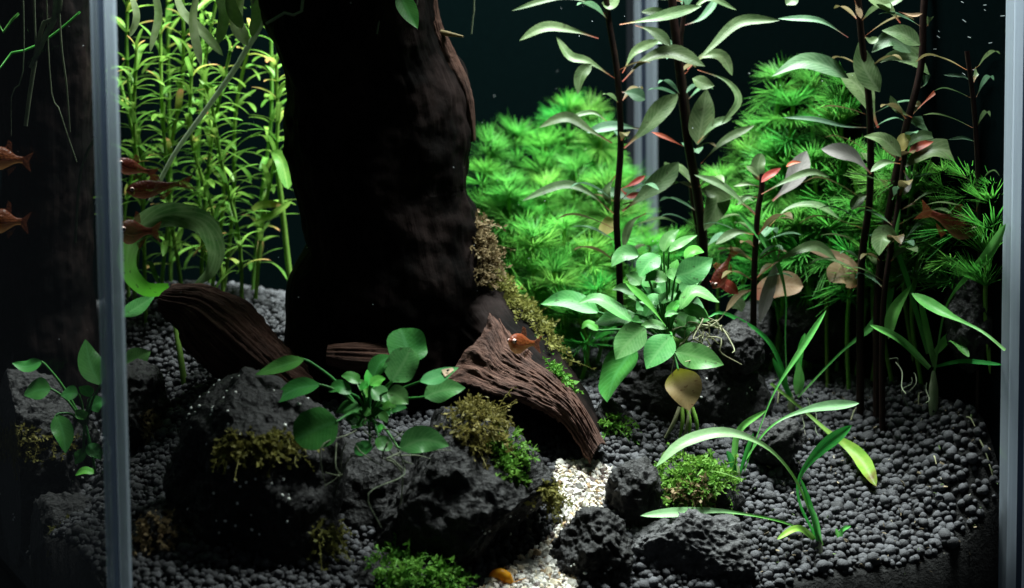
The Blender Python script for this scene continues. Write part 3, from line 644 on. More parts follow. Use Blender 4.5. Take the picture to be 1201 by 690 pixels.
# ------------------------------------------------------------------ moss and algae
def vnormals(V, Fq):
    n = np.zeros_like(V); a, b, c = V[Fq[:, 0]], V[Fq[:, 1]], V[Fq[:, 2]]
    fn = np.cross(b-a, c-a)
    for i in range(3): np.add.at(n, Fq[:, i], fn)
    return n/(np.linalg.norm(n, axis=1)[:, None]+1e-15)
SURF = {}
def surf(key):
    if key not in SURF:
        o, V, Fq = (ROCK.get(key) or WOOD[key]); N = vnormals(V, Fq); c = V.mean(0)
        if key in ROCK and ((V-c)*N).sum() < 0: N = -N
        if key == 'root' and N[:, 1].mean() > 0: N = -N
        if key in WOOD and key != 'root':
            vw = np.array(CAM)-V; 
            if key and (N*(V-c)).sum() < 0: N = -N
        SURF[key] = (V, N, project(V))
    return SURF[key]
def moss(key, px, py, rx, ry, count, L, mat, label, leafy=True, seed=0, droop=.5, minup=-.4, name='moss_clump', wid=.0007, ang=0.0, emerge=.75, parent=None):
    r = np.random.default_rng(seed+900); V, N, P = surf(key)
    ca, sa = math.cos(ang), math.sin(ang); dx, dy = P[:, 0]-px, P[:, 1]-py
    e = ((dx*ca+dy*sa)/rx)**2+((-dx*sa+dy*ca)/ry)**2
    vw = np.array(CAM)-V; vw /= np.linalg.norm(vw, axis=1)[:, None]
    ok = np.where((e < 1) & ((N*vw).sum(1) > -.1) & (N[:, 2] > minup))[0]
    if len(ok) < 3: print('MOSS: no surface for', label); return None
    count = int(count*.7); L = L*.85
    w = (1.05-e[ok]); w /= w.sum(); ids = r.choice(ok, count, p=w)
    p0 = V[ids]-N[ids]*.0006; d0 = N[ids]*emerge+r.normal(0, .55, (count, 3)); d0[:, 2] += .25; d0 /= np.linalg.norm(d0, axis=1)[:, None]
    ln = L*np.exp(r.normal(0, .35, count)); ns = 7; t = np.linspace(0, 1, ns)
    side = r.normal(0, 1, (count, 3)); side /= np.linalg.norm(side, axis=1)[:, None]
    path = p0[:, None]+ln[:, None, None]*(d0[:, None]*t[None, :, None]+side[:, None]*(.35*t**2)[None, :, None]+np.array([0, 0, -droop])*(t**2)[None, :, None])
    out = []; wv = np.cross(d0, r.normal(0, 1, (count, 3))); wv /= np.linalg.norm(wv, axis=1)[:, None]
    wt = (wid*.5*(1-.6*t))[None, :, None]
    A, B = path-wv[:, None]*wt, path+wv[:, None]*wt
    VV = np.stack([A, B], 2).reshape(count, -1, 3); f = np.array([[2*i, 2*i+1, 2*i+3, 2*i+2] for i in range(ns-1)])
    out.append((VV.reshape(-1, 3), (f[None]+(np.arange(count)*2*ns)[:, None, None]).reshape(-1, 4), np.tile(np.repeat(t, 2)[:, None]*[1, 0]+[0, .5], (count, 1))))
    if leafy:
        nl = 12; k = count*nl; sid = np.repeat(np.arange(count), nl); tl = np.tile(np.linspace(.15, 1, nl), count)
        pl = np.stack([[np.interp(tl[sid == -1], t, t)] for _ in ()]) if False else None
        i0 = np.clip((tl*(ns-1)).astype(int), 0, ns-2); fr = tl*(ns-1)-i0
        pb = path[sid, i0]*(1-fr)[:, None]+path[sid, i0+1]*fr[:, None]
        tg = path[sid, i0+1]-path[sid, i0]; tg /= np.linalg.norm(tg, axis=1)[:, None]+1e-12
        ld = tg*.6+r.normal(0, .8, (k, 3)); ld /= np.linalg.norm(ld, axis=1)[:, None]
        lw = np.cross(ld, r.normal(0, 1, (k, 3))); lw /= np.linalg.norm(lw, axis=1)[:, None]
        ll = (.0016*np.exp(r.normal(0, .3, k)))[:, None]; lwv = ll*.26
        Q = np.stack([pb, pb+ld*ll*.5+lw*lwv, pb+ld*ll, pb+ld*ll*.5-lw*lwv], 1).reshape(-1, 3)
        out.append((Q, np.arange(k*4).reshape(-1, 4), np.tile([[0, .5], [.5, 1], [1, .5], [.5, 0]], (k, 1))))
    VV, FF, UU = merge(out); VV = clampin(VV, .0006)
    o = solo(name, VV, FF, M[mat], UU, smooth=False); tag(o, label, 'moss' if 'moss' in name else 'algae'); return o
moss('front_left', 305, 522, 60, 20, 260, .005, 'moss', 'olive moss ledge across the middle of the large speckled rock', seed=1, droop=.7)
moss('front_left', 385, 640, 20, 42, 120, .006, 'moss', 'ragged olive moss strip hanging low between the two large rocks', seed=2, droop=.9)
moss('front_mid', 562, 500, 34, 32, 360, .008, 'moss', 'olive moss tuft crowning the peak of the black rock under the driftwood root', seed=3, droop=.5)
moss('front_mid', 598, 535, 22, 42, 200, .004, 'moss_green', 'thin green moss band running down the black rock shoulder', seed=4, ang=-.6)
moss('front_mid', 646, 588, 15, 20, 90, .007, 'moss', 'pale straggling moss at the white gravel edge of the black rock', seed=5)
moss('low_mid', 490, 674, 62, 32, 480, .007, 'moss_green', 'bright green moss cushion low at the front glass', seed=6)
moss('moss_stone', 812, 566, 48, 32, 620, .006, 'moss_green', 'green moss cushion on the rock beside the fallen strap leaf', seed=7)
moss('moss_stone', 815, 580, 26, 16, 160, .006, 'moss_brown', 'straw coloured dying patch in the green moss cushion', seed=8)
moss('cave_back', 720, 520, 28, 36, 220, .006, 'moss_green', 'dark green moss hanging at the root end beside the gravel path', seed=9)
moss('light_block', 612, 352, 18, 88, 460, .006, 'moss', 'olive moss running down the top edge of the driftwood root', seed=10, ang=-.68, minup=-.9)
moss('root', 640, 420, 8, 50, 120, .005, 'moss_green', 'thin green moss fringe along the root slab ridge', seed=17, ang=-.72, minup=-.9)
moss('trunk', 568, 292, 16, 50, 260, .006, 'moss_brown', 'brown moss and pale threads on the trunk side beside the feathery plants', seed=11, minup=-1)
moss('far_left_up', 30, 520, 60, 24, 320, .006, 'moss', 'brownish moss ledge on the rock left of the glass corner', seed=12)
moss('far_left_low', 80, 640, 14, 34, 90, .006, 'moss', 'small moss strand rising at the foot of the glass corner', seed=13)
moss('left_lump', 185, 630, 30, 30, 90, .005, 'moss_brown', 'fuzzy brown algae on the low rock beside the glass corner', seed=16)
moss('left_small', 176, 505, 16, 22, 60, .004, 'moss_brown', 'thin brown algae film on the small glossy rock', seed=14)
moss('plinth', 772, 520, 50, 16, 120, .005, 'moss_brown', 'brown algae tuft low on the tall rock under the yellow leaf', seed=15)
def eggs(key, px, py, rx, ry, n, seed):
    r = np.random.default_rng(seed+300); V, N, P = surf(key); vw = np.array(CAM)-V
    ok = np.where((((P[:, 0]-px)/rx)**2+((P[:, 1]-py)/ry)**2 < 1) & ((N*vw).sum(1) > 0))[0]
    if len(ok) == 0: return
    ids = []
    while len(ids) < n:
        c = r.choice(ok); ids += list(ok[np.argsort(((V[ok]-V[c])**2).sum(1))[r.integers(0, 60, r.integers(1, 5))*2 % len(ok)]])
    C = V[ids]; Vv, Ff, t_ = grains('e', C, r.uniform(.0004, .00075, len(C)), 1, None, np.ones((len(C), 3)), .05)
    part('egg_cluster', Vv, Ff, M['egg'], ROCK[key][0], kind='stuff')
eggs('front_left', 260, 480, 50, 45, 26, 1); eggs('front_left', 330, 480, 60, 30, 10, 2); eggs('front_left', 280, 590, 70, 50, 22, 3)
eggs('front_mid', 600, 590, 50, 50, 18, 4); eggs('far_left_up', 40, 570, 60, 60, 14, 5); eggs('plinth', 850, 460, 40, 40, 6, 6); eggs('path_lump', 700, 640, 40, 40, 5, 7)

# ------------------------------------------------------------------ broad leaved plants (rosettes tied to rock)
def rosette(name, base, Y, label, leaves, crown=None):
    t = thing(name, at(base[0], base[1], Y), label, 'plant')
    for L in leaves:
        pts, w = L[0], L[1]; o = L[2] if len(L) > 2 else {}
        dY = o.get('dY', 0)*.001; mt = M[o.get('mat', 'anubias')]
        lf = hero_leaf(t, pts, w, Y+dY, mt, o.get('prof', 'ovate'), o.get('tilt', 32), o.get('k', .5), o.get('cup', .16), o.get('wave', .07), o.get('twist', 0))
        if o.get('pet', True):
            b = o.get('from', base)
            P = px_path([pts[0], pts[1]], Y+dY, o.get('k', .5))
            p0 = np.array(at(b[0], b[1], Y)); p1 = P[0]; p1b = P[0]+(P[1]-P[0])*.06
            mid = (p0+p1)/2+np.array([0, 0, .0025])
            V, Fq, uv = tube(np.array([p0, mid, p1, p1b]), np.array([.0006, .00055, .0005, .0004])*o.get('pr', 1), 7, 12)
            part('petiole', V, Fq, M['anubias_deep'], lf, uv)
    return t
B_ = {'mat': 'anubias_bright'}
big = rosette('broad_leaf_plant', (783, 402), .815, 'big glossy green rosette plant on the tall rock, one old yellow leaf below', [
  ([(703, 367), (668, 352), (634, 357)], 22, dict(dY=4)), ([(742, 378), (705, 352), (677, 356)], 16, dict(dY=-4, tilt=45)), ([(745, 368), (720, 374), (697, 380)], 22, dict(dY=2)),
  ([(757, 384), (738, 400), (722, 422)], 34, dict(dY=-14, tilt=15)), ([(788, 393), (772, 412), (758, 433)], 34, dict(dY=-20, tilt=15)), ([(791, 412), (822, 420), (849, 428)], 31, dict(dY=-18, tilt=20)),
  ([(745, 408), (722, 440), (712, 472)], 34, dict(dY=-6, mat='anubias_deep', tilt=55)), ([(795, 432), (803, 458), (808, 482)], 43, dict(dY=-16, mat='anubias_old', prof='ovate', tilt=8)),
  ([(750, 300), (732, 298), (717, 313)], 19, dict(dY=4)), ([(774, 300), (760, 310), (750, 325)], 24, dict(dY=-4)), ([(778, 296), (784, 280), (797, 269)], 15, dict(dY=2)),
  ([(784, 296), (800, 284), (818, 276)], 11, dict(dY=-2)), ([(792, 324), (812, 318), (836, 303)], 32, dict(dY=-12, tilt=15)), ([(803, 304), (814, 294), (826, 296)], 13, dict(mat='anubias_bright')),
  ([(782, 330), (768, 324), (756, 330)], 15, dict(dY=-8)), ([(786, 314), (790, 322), (797, 333)], 15, dict(dY=-6)), ([(796, 364), (815, 343), (844, 355)], 15, dict(dY=-10, tilt=48)),
  ([(781, 383), (757, 352), (733, 331)], 9, dict(dY=-16, mat='anubias_bright', prof='lance', tilt=20, pet=False)), ([(745, 346), (730, 338), (718, 340)], 11, {}), ([(782, 386), (765, 380), (748, 386)], 11, dict(dY=-14)),
  ([(776, 356), (783, 348), (794, 344)], 17, dict(dY=-6)), ([(770, 358), (757, 350), (745, 352)], 18, dict(mat='anubias_deep', dY=2)), ([(786, 372), (790, 360), (797, 352)], 13, dict(mat='anubias_bright', dY=-12)),
  ([(780, 372), (787, 367), (796, 368)], 7, dict(dY=-14)), ([(702, 388), (690, 380), (682, 386)], 10, dict(mat='anubias_bright', dY=6)), ([(800, 344), (808, 334), (818, 330)], 16, dict(dY=-4)),
  ([(752, 334), (742, 326), (734, 322)], 16, dict(dY=2)), ([(806, 384), (818, 374), (832, 376)], 16, dict(dY=-6, mat='anubias_deep')), ([(770, 344), (772, 334), (778, 322)], 12, dict(dY=0, mat='anubias_deep')),
])
rx_ = np.random.default_rng(31)
for i in range(46):
    an = rx_.uniform(0, 2*np.pi); rr_ = rx_.uniform(14, 52); bx_, by_ = 780+.45*rr_*math.cos(an), 352+.45*rr_*math.sin(an)*1.1
    tx_, ty_ = 780+rr_*1.15*math.cos(an), 350+rr_*1.1*math.sin(an)+rx_.uniform(-4, 6)
    hero_leaf(big, [(bx_, by_), ((bx_+tx_)/2, (by_+ty_)/2-3), (tx_, ty_)], rx_.uniform(15, 25), .815+rx_.uniform(-.006, .014), M['anubias_deep' if rx_.random() < .55 else 'anubias'], 'ovate', rx_.uniform(20, 45), .5, .16, .03)
V, Fq, uv = tube(np.array([at(760, 405, .815), at(783, 402, .812), at(806, 408, .815), at(820, 420, .82)]), [.0022, .003, .0028, .0015], 10, 14)
part('rhizome', V, Fq, M['green_stem'], big, uv)
def roots(parent, starts, Y, mat, n, spread, length, r=.00035, seed=0, down=1.0, name='root_thread'):
    rr = np.random.default_rng(seed+70)
    for i in range(n):
        s = starts[i % len(starts)]; p = np.array(at(s[0]+rr.normal(0, spread), s[1]+rr.normal(0, spread*.5), Y+rr.normal(0, .003)))
        d = rr.normal(0, 1, 3); d[2] = -abs(d[2])*down; d /= np.linalg.norm(d); L = length*rr.uniform(.5, 1.2)
        q = [p, p+d*L*.35+rr.normal(0, .1, 3)*L, p+d*L*.7+rr.normal(0, .18, 3)*L+np.array([0, 0, -.1*L]), p+d*L+rr.normal(0, .25, 3)*L+np.array([0, 0, -.25*L])]
        V, Fq, uv = tube(np.array(q), [r, r*.9, r*.8, r*.4], 5, 12); part(name, clampin(V), Fq, M[mat], parent, uv)
roots(big, [(822, 375), (835, 380), (826, 392), (812, 398)], .812, 'root', 26, 7, .014, seed=1, down=.5)
for x0, x1, c in ((800, 797, 'green_stem'), (806, 808, 'green_stem'), (812, 818, 'green_stem'), (797, 780, 'root'), (808, 802, 'root')):
    V, Fq, uv = tube(np.array([at(x0, 478, .80), at((x0+x1)/2+2, 495, .798), at(x1, 514, .798)]), [.0008, .0008, .0005], 6, 10); part('root_thread', V, Fq, M[c], big, uv)

D_ = dict(mat='anubias_deep')
def dd(**k): k.setdefault('mat', 'anubias_deep'); return k
rosette('broad_leaf_plant', (432, 492), .712, 'shaded green rosette plant with a brown holed leaf under the black trunk', [
  ([(482, 428), (476, 404), (470, 385)], 46, dd(dY=8, tilt=20, prof='oval')), ([(459, 448), (472, 428), (482, 408)], 37, dd(dY=-2, mat='anubias', prof='oval', tilt=15)), ([(438, 442), (446, 426), (459, 417)], 21, dd(dY=0)),
  ([(421, 450), (411, 442), (400, 441)], 14, dd(dY=-2)), ([(412, 462), (398, 454), (385, 460)], 16, dd(dY=-4)), ([(434, 452), (444, 446), (452, 444)], 13, dd(mat='anubias_bright', dY=-8)),
  ([(436, 456), (446, 463), (455, 473)], 20, dd(mat='anubias', dY=-4)), ([(454, 460), (466, 464), (479, 474)], 24, dd(mat='anubias', dY=-8, tilt=15)), ([(450, 482), (457, 476), (465, 477)], 12, dd(mat='anubias_bright', dY=-10)),
  ([(424, 458), (427, 452), (431, 447)], 9, dd(mat='anubias_bright', dY=-8)), ([(492, 448), (514, 442), (538, 431)], 17, dd(mat='anubias_hole', dY=-6, tilt=40)), ([(497, 466), (520, 458), (546, 455)], 27, dd(mat='anubias', dY=-4, tilt=30)),
  ([(468, 527), (496, 516), (527, 523)], 33, dd(mat='anubias', dY=-14, tilt=20)), ([(444, 512), (450, 521), (457, 529)], 18, dd(dY=-12, prof='oval')), ([(434, 518), (426, 526), (416, 532)], 17, dd(dY=-10, prof='oval')),
  ([(396, 494), (372, 503), (345, 516)], 48, dd(dY=-16, tilt=10, prof='oval')), ([(376, 451), (346, 457), (315, 474)], 21, dd(dY=-4)), ([(358, 421), (328, 430), (299, 440)], 17, dd(dY=0)),
  ([(443, 510), (445, 503), (448, 497)], 8, dd(mat='anubias_bright', dY=-10)), ([(420, 500), (410, 490), (404, 480)], 12, dd(dY=-4)),
])
# the dead spot on the holed leaf lies on it as a thin brown flake with a dark hole
pl = bpy.data.objects['broad_leaf_plant.001']
hl = [o for o in pl.children if o.data and o.data.materials[0] == M['anubias_hole']][0]
pv = np.array([hl.matrix_basis @ v.co for v in hl.data.vertices]).reshape(18, 7, 3)+np.array(pl.location)
sub = pv[10:16, 1:6]; nn = np.cross(sub[-1, 2]-sub[0, 2], sub[2, -1]-sub[2, 0]); nn /= np.linalg.norm(nn); nn *= np.sign(nn[2]) or 1
cc = sub.reshape(-1, 3).mean(0); blob = cc+(sub-cc)*.9+nn*.0004
part('dead_patch', blob.reshape(-1, 3), grid_faces(6, 5, False), M['dead'], hl)
hb = cc+(sub[1:4, 1:4]-sub[1:4, 1:4].reshape(-1, 3).mean(0))*.55+nn*.0008
part('hole', hb.reshape(-1, 3), grid_faces(3, 3, False), M['eye_dark'], hl)
for i in range(20):
    an = rx_.uniform(0, 2*np.pi); rr_ = rx_.uniform(12, 40); bx_, by_ = 438+.4*rr_*math.cos(an), 474+.4*rr_*math.sin(an)
    tx_, ty_ = 438+rr_*1.2*math.cos(an), 472+rr_*math.sin(an)
    hero_leaf(pl, [(bx_, by_), ((bx_+tx_)/2, (by_+ty_)/2-2), (tx_, ty_)], rx_.uniform(11, 20), .712+rx_.uniform(-.004, .012), M['anubias_deep' if rx_.random() < .7 else 'anubias_bright'], 'ovate', rx_.uniform(15, 40), .5, .16, .03)
roots(pl, [(430, 505), (450, 520), (400, 520), (470, 535)], .70, 'root_dim', 14, 12, .02, .0003, 2, .7)
rosette('broad_leaf_plant', (100, 500), .80, 'leafy green rosette plant climbing beside the left glass corner', [
  ([(50, 424), (32, 430), (14, 426)], 15, dd(dY=6)), ([(60, 456), (44, 458), (28, 464)], 25, dd(dY=2)), ([(118, 452), (106, 428), (100, 398)], 30, dd(dY=-4, tilt=15)), ([(92, 462), (82, 462), (71, 464)], 17, dd(dY=0)),
  ([(106, 466), (100, 458), (92, 454)], 14, dd(mat='anubias_bright', dY=-4)), ([(66, 486), (74, 508), (77, 532)], 25, dd(dY=-6, tilt=12)), ([(104, 480), (113, 474), (124, 470)], 20, dd(dY=-2)), ([(104, 520), (111, 530), (118, 540)], 18, dd(dY=-4)),
  ([(98, 525), (94, 536), (88, 545)], 14, dd(dY=-4)), ([(100, 492), (94, 486), (88, 482)], 14, dd(mat='anubias_bright', dY=-6)), ([(146, 428), (162, 420), (177, 412)], 26, dd(mat='anubias', dY=12, tilt=20, pet=False)),
  ([(148, 546), (158, 560), (170, 583)], 19, dd(mat='anubias_bright', dY=-10, pet=False)), ([(142, 372), (162, 360), (183, 346)], 18, dd(mat='anubias', dY=40, pet=False)), ([(112, 556), (100, 552), (88, 558)], 9, dd(mat='anubias_bright'))])

# ------------------------------------------------------------------ tall stem plants with dark stems
def stem_thing(name, pts, Y, r_px, label, cat='plant', group=None, mat='dark_stem', sides=8, rooted=True):
    P = [np.array(at(p[0], p[1], Y+(p[2]*.001 if len(p) > 2 else 0))) for p in pts]
    if rooted:
        b = P[-1]; zb = soil_h(np.array([b[0]]), np.array([b[1]]))[0]
        if b[2] > zb: P.append(np.array([b[0], b[1], zb-.006]))
    P = np.array(P); t = thing(name, P[-1]+np.array([0, 0, .004]), label, cat, group)
    V, Fq, uv = tube(P, np.linspace(r_px*.8, r_px, len(P))*mpp(Y), sides, 40); part('stem', V, Fq, M[mat], t, uv)
    return t
def leaves(t, Y, rows, mat='ludwigia', prof='lance', tilt=30):
    for L in rows:
        o = L[2] if len(L) > 2 else {}; mk = o.get('mat', mat); mk += '_plain' if o.get('prof') == 'ovate' and mk in ('ludwigia', 'ludwigia_dark') else ''
        hero_leaf(t, L[0], L[1]*(.85 if o.get('prof', prof) == 'lance' else .92), Y+o.get('dY', 0)*.001, M[mk], o.get('prof', prof), o.get('tilt', tilt), o.get('k', .4), o.get('cup', .22), o.get('wave', .04), o.get('twist', 25))
def extra_pairs(t, pts, Y, n, seed, mats=('ludwigia_dark', 'ludwigia', 'ludwigia_bronze'), ln=(.014, .024)):
    r = np.random.default_rng(seed+800); P = spline(np.array([at(p[0], p[1], Y) for p in pts]), 60)
    for i in range(n):
        p = P[int(np.clip(60*(i+.5+r.uniform(-.3, .3))/n, 0, 59))]; a = r.uniform(0, np.pi)
        for sg in (0, np.pi):
            if r.random() < .25: continue
            d = np.array([math.cos(a+sg), math.sin(a+sg)*.8, 0]); L = r.uniform(*ln); up = r.uniform(.25, .7)
            q = np.array([p, p+d*L*.4+[0, 0, L*up*.42], p+d*L*.75+[0, 0, L*up*.62], p+d*L+[0, 0, L*(up*.6-r.uniform(0, .12))]])
            V, Fq, uv = leaf_geo(q, L*r.uniform(.20, .30), 'lance', 18, 7, 0, .2, .03, (0, 0, 1), 20, i); part('leaf', clampin(V), Fq, M[mats[r.integers(0, 3)]], t, uv)
YA = .86
sA = stem_thing('stem_plant', [(708, -40), (713, 17), (724, 87), (728, 168), (723, 250), (727, 335)], YA, 4.5, 'tall dark stemmed plant rising just right of the driftwood trunk')
leaves(sA, YA, [
 ([(710, 17), (690, 3), (655, -3), (600, 13)], 9), ([(727, 29), (765, 22), (823, 7)], 15, dict(dY=-6)), ([(706, 3), (716, 5), (726, -8)], 16, dict(prof='ovate')), ([(745, 30), (768, 38), (787, 54)], 15),
 ([(721, 92), (690, 72), (668, 66), (652, 42)], 13), ([(702, 45), (672, 36), (640, 32), (609, 48)], 15, dict(dY=6)), ([(730, 86), (746, 60), (774, 47)], 13), ([(730, 96), (755, 72), (790, 62), (827, 78)], 19, dict(dY=-8, tilt=40)),
 ([(694, 75), (682, 88), (678, 111)], 16, dict(prof='ovate')), ([(718, 168), (692, 153), (665, 138), (632, 150)], 15, dict(dY=-4)), ([(732, 174), (756, 152), (776, 128), (796, 110)], 27, dict(dY=4, tilt=15)),
 ([(728, 108), (742, 110), (757, 117)], 18, dict(mat='ludwigia_dark')), ([(756, 152), (720, 148), (688, 156)], 15, dict(mat='ludwigia_dark', dY=8)), ([(714, 144), (695, 132), (668, 138)], 7, dict(dY=10)),
 ([(720, 251), (690, 226), (660, 217), (612, 236)], 13, dict(dY=-4)), ([(730, 248), (756, 228), (780, 208), (796, 190)], 29, dict(dY=-4, tilt=15)), ([(758, 250), (740, 262), (731, 292)], 12, dict(tilt=20)),
 ([(722, 258), (714, 266), (708, 276)], 20, dict(mat='ludwigia_yellow', prof='oval', dY=10)), ([(730, 240), (752, 232), (700, 224)], 16, dict(mat='ludwigia_dark', dY=8)), ([(728, 222), (745, 214), (757, 206)], 8, dict(mat='ludwigia_red', dY=6)),
 ([(726, 220), (738, 230), (752, 226)], 8, dict(mat='ludwigia_red', dY=8)), ([(722, 206), (712, 224), (716, 240)], 12, dict(dY=6))])
sB = stem_thing('stem_plant', [(786, -40), (790, 20), (798, 92), (807, 167), (819, 235), (825, 300)], YA, 6.2, 'thick dark stem plant in front of the pale back corner edge')
leaves(sB, YA, [
 ([(803, 87), (835, 55), (868, 26), (915, 24)], 15, dict(dY=-6)), ([(806, 82), (825, 66), (846, 66), (859, 89)], 15), ([(818, 82), (852, 95), (866, 118), (846, 146)], 10, dict(tilt=15)),
 ([(818, 170), (824, 138), (829, 104)], 32, dict(prof='ovate', tilt=10, dY=-6)), ([(812, 92), (824, 98), (838, 101)], 17, dict(prof='ovate')), ([(818, 168), (838, 146), (859, 138)], 11, dict(dY=-8)),
 ([(822, 192), (850, 165), (885, 147)], 11, dict(dY=-6)), ([(802, 172), (782, 162), (764, 155)], 6, dict(mat='ludwigia_red')), ([(822, 222), (842, 232), (826, 271)], 31, dict(prof='ovate', tilt=12, dY=-4)),
 ([(790, 20), (812, 12), (832, -2), (864, 12)], 8), ([(792, 24), (775, 15), (752, 14)], 12), ([(800, 2), (770, -6), (748, -12)], 14)])
s2 = stem_thing('stem_plant', [(806, -40), (803, 10), (798, 60), (806, 130), (812, 230), (822, 300)], YA+.02, 3.6, 'thin dark stem standing right behind the thick stem plant')
leaves(s2, YA+.02, [([(803, 30), (822, 22), (835, 8), (842, -6)], 10, dict(mat='ludwigia_dark')), ([(800, 60), (780, 48), (760, 52)], 10, dict(mat='ludwigia_dark'))])
extra_pairs(sA, [(713, 17), (724, 87), (728, 168), (723, 250)], YA, 5, 1); extra_pairs(sB, [(790, 10), (798, 92), (807, 167), (819, 235)], YA, 5, 2); extra_pairs(s2, [(806, -10), (803, 60), (806, 130), (812, 200)], YA+.02, 4, 3, ('ludwigia_dark',)*3)
YC = .845
sC = stem_thing('stem_plant', [(894, 204), (893, 224), (888, 258), (884, 344)], YC, 4.2, 'short stem plant with pale pink leaf and red shoot in the middle')
leaves(sC, YC, [
 ([(893, 212), (889, 196), (893, 180)], 18, dict(prof='oval', mat='ludwigia', tilt=10)), ([(906, 236), (930, 212), (946, 177)], 29, dict(mat='ludwigia_pale', tilt=8, dY=4)), ([(893, 214), (902, 206), (916, 197)], 10, dict(mat='ludwigia_red', prof='ovate', dY=-4)),
 ([(922, 196), (930, 191), (940, 190)], 5, dict(mat='ludwigia_red', prof='ovate')), ([(893, 228), (925, 211), (952, 202), (973, 208)], 10, dict(dY=-6)), ([(898, 270), (925, 245), (958, 241), (985, 257)], 8, dict(dY=-2, tilt=50)),
 ([(896, 317), (930, 297), (958, 289), (982, 306)], 14, dict(dY=-4)), ([(884, 275), (862, 273), (839, 287)], 13, dict(dY=-4)), ([(890, 232), (876, 231), (865, 241)], 8), ([(892, 219), (876, 216), (860, 219)], 5),
 ([(916, 288), (905, 330), (891, 379)], 19, dict(mat='ludwigia_pale', tilt=15, k=.1)), ([(886, 252), (850, 220), (814, 205)], 11, dict(dY=-6)), ([(892, 210), (882, 200), (875, 195)], 8, {}),
 ([(866, 345), (850, 334), (832, 330)], 15, dict(mat='ludwigia_red', prof='ovate', dY=-8)), ([(888, 352), (915, 335), (942, 336)], 32, dict(mat='ludwigia_brown', prof='oval', dY=6)), ([(893, 338), (868, 345), (851, 366)], 9, dict(mat='ludwigia_brown', tilt=20)),
 ([(856, 352), (866, 358), (870, 366)], 18, dict(prof='ovate', dY=4))])
YD = .835
sD = stem_thing('stem_plant', [(1004, -40), (1010, 40), (1020, 130), (1020, 230), (1010, 320)], YD, 4.8, 'dark stem plant with broad drooping leaves over the bright feathery bush')
leaves(sD, YD, [
 ([(1032, 108), (1014, 80), (1007, 49)], 29, dict(prof='ovate', tilt=12, dY=-6)), ([(1030, 150), (1010, 105), (985, 88)], 30, dict(dY=4, tilt=20)), ([(995, 92), (970, 78), (940, 73), (905, 90)], 22, dict(dY=4, mat='ludwigia_dark', prof='ovate')),
 ([(1022, 204), (998, 182), (963, 175)], 23, dict(mat='ludwigia_pale', dY=-6, tilt=20)), ([(1022, 228), (1010, 232), (999, 247)], 17), ([(1024, 150), (990, 148), (955, 140), (918, 138)], 7, dict(mat='ludwigia_dark', dY=6)),
 ([(995, 44), (960, 24), (912, 22)], 9, dict(mat='ludwigia_dark')), ([(1012, 340), (1000, 310), (975, 300), (945, 292)], 15, dict(mat='ludwigia_brown', dY=6)), ([(1012, 330), (990, 322), (972, 330)], 34, dict(mat='ludwigia_brown', prof='oval', dY=10)),
 ([(1012, 42), (1022, 48), (1030, 44)], 10), ([(1002, 0), (1006, 10), (1010, 22)], 8, dict(mat='ludwigia_brown')), ([(935, -10), (930, 0), (922, 6)], 18)])
sE = stem_thing('stem_plant', [(1088, -40), (1083, 17), (1080, 80), (1062, 152), (1046, 230), (1030, 340)], YD-.006, 5.0, 'dark stem plant leaning left at the right hand glass with broad green leaves')
leaves(sE, YD-.01, [
 ([(1079, 53), (1058, 40), (1034, 36)], 21, dict(prof='ovate', dY=-8)), ([(1112, 93), (1080, 70), (1050, 66), (1032, 74)], 26, dict(prof='ovate', dY=6)), ([(1106, 95), (1118, 80), (1133, 82)], 17, dict(prof='ovate', dY=2)),
 ([(1076, 128), (1095, 110), (1112, 94)], 6, dict(mat='ludwigia_red', tilt=20)), ([(1130, -4), (1120, 14), (1112, 30)], 10), ([(1128, 0), (1126, 16), (1146, 16)], 26, dict(prof='ovate', dY=2)),
 ([(1056, 27), (1040, 8), (1014, -6)], 18, dict(dY=-4)), ([(1040, 8), (1050, 0), (1062, -6)], 14, dict(prof='ovate')), ([(1068, 62), (1046, 46), (1022, 62)], 24, dict(mat='ludwigia_dark', prof='ovate', dY=8)),
 ([(1146, 165), (1100, 150), (1058, 138)], 27, dict(mat='ludwigia_dark', dY=6, prof='ovate')), ([(1070, 138), (1052, 128), (1044, 112)], 12), ([(1054, 14), (1070, 18), (1082, 16)], 5, dict(mat='ludwigia_brown'))])
sF = stem_thing('stem_plant', [(1134, 60), (1142, 123), (1147, 200), (1150, 300)], .800, 3.6, 'thin stem plant in the right glass corner')
leaves(sF, .800, [([(1140, 100), (1150, 80), (1178, 53)], 25, dict(prof='lance', tilt=15)), ([(1150, 170), (1164, 150), (1181, 128)], 10), ([(1140, 98), (1130, 90), (1106, 88)], 5, dict(mat='ludwigia_dark')), ([(1148, 168), (1130, 162), (1112, 164)], 5, dict(mat='ludwigia_dark'))])
sG = stem_thing('stem_plant', [(1062, 172), (1060, 190), (1052, 250), (1036, 360)], YD-.012, 3.8, 'short stem plant with red shoot and wide arching leaf beside the leaning dark stem')
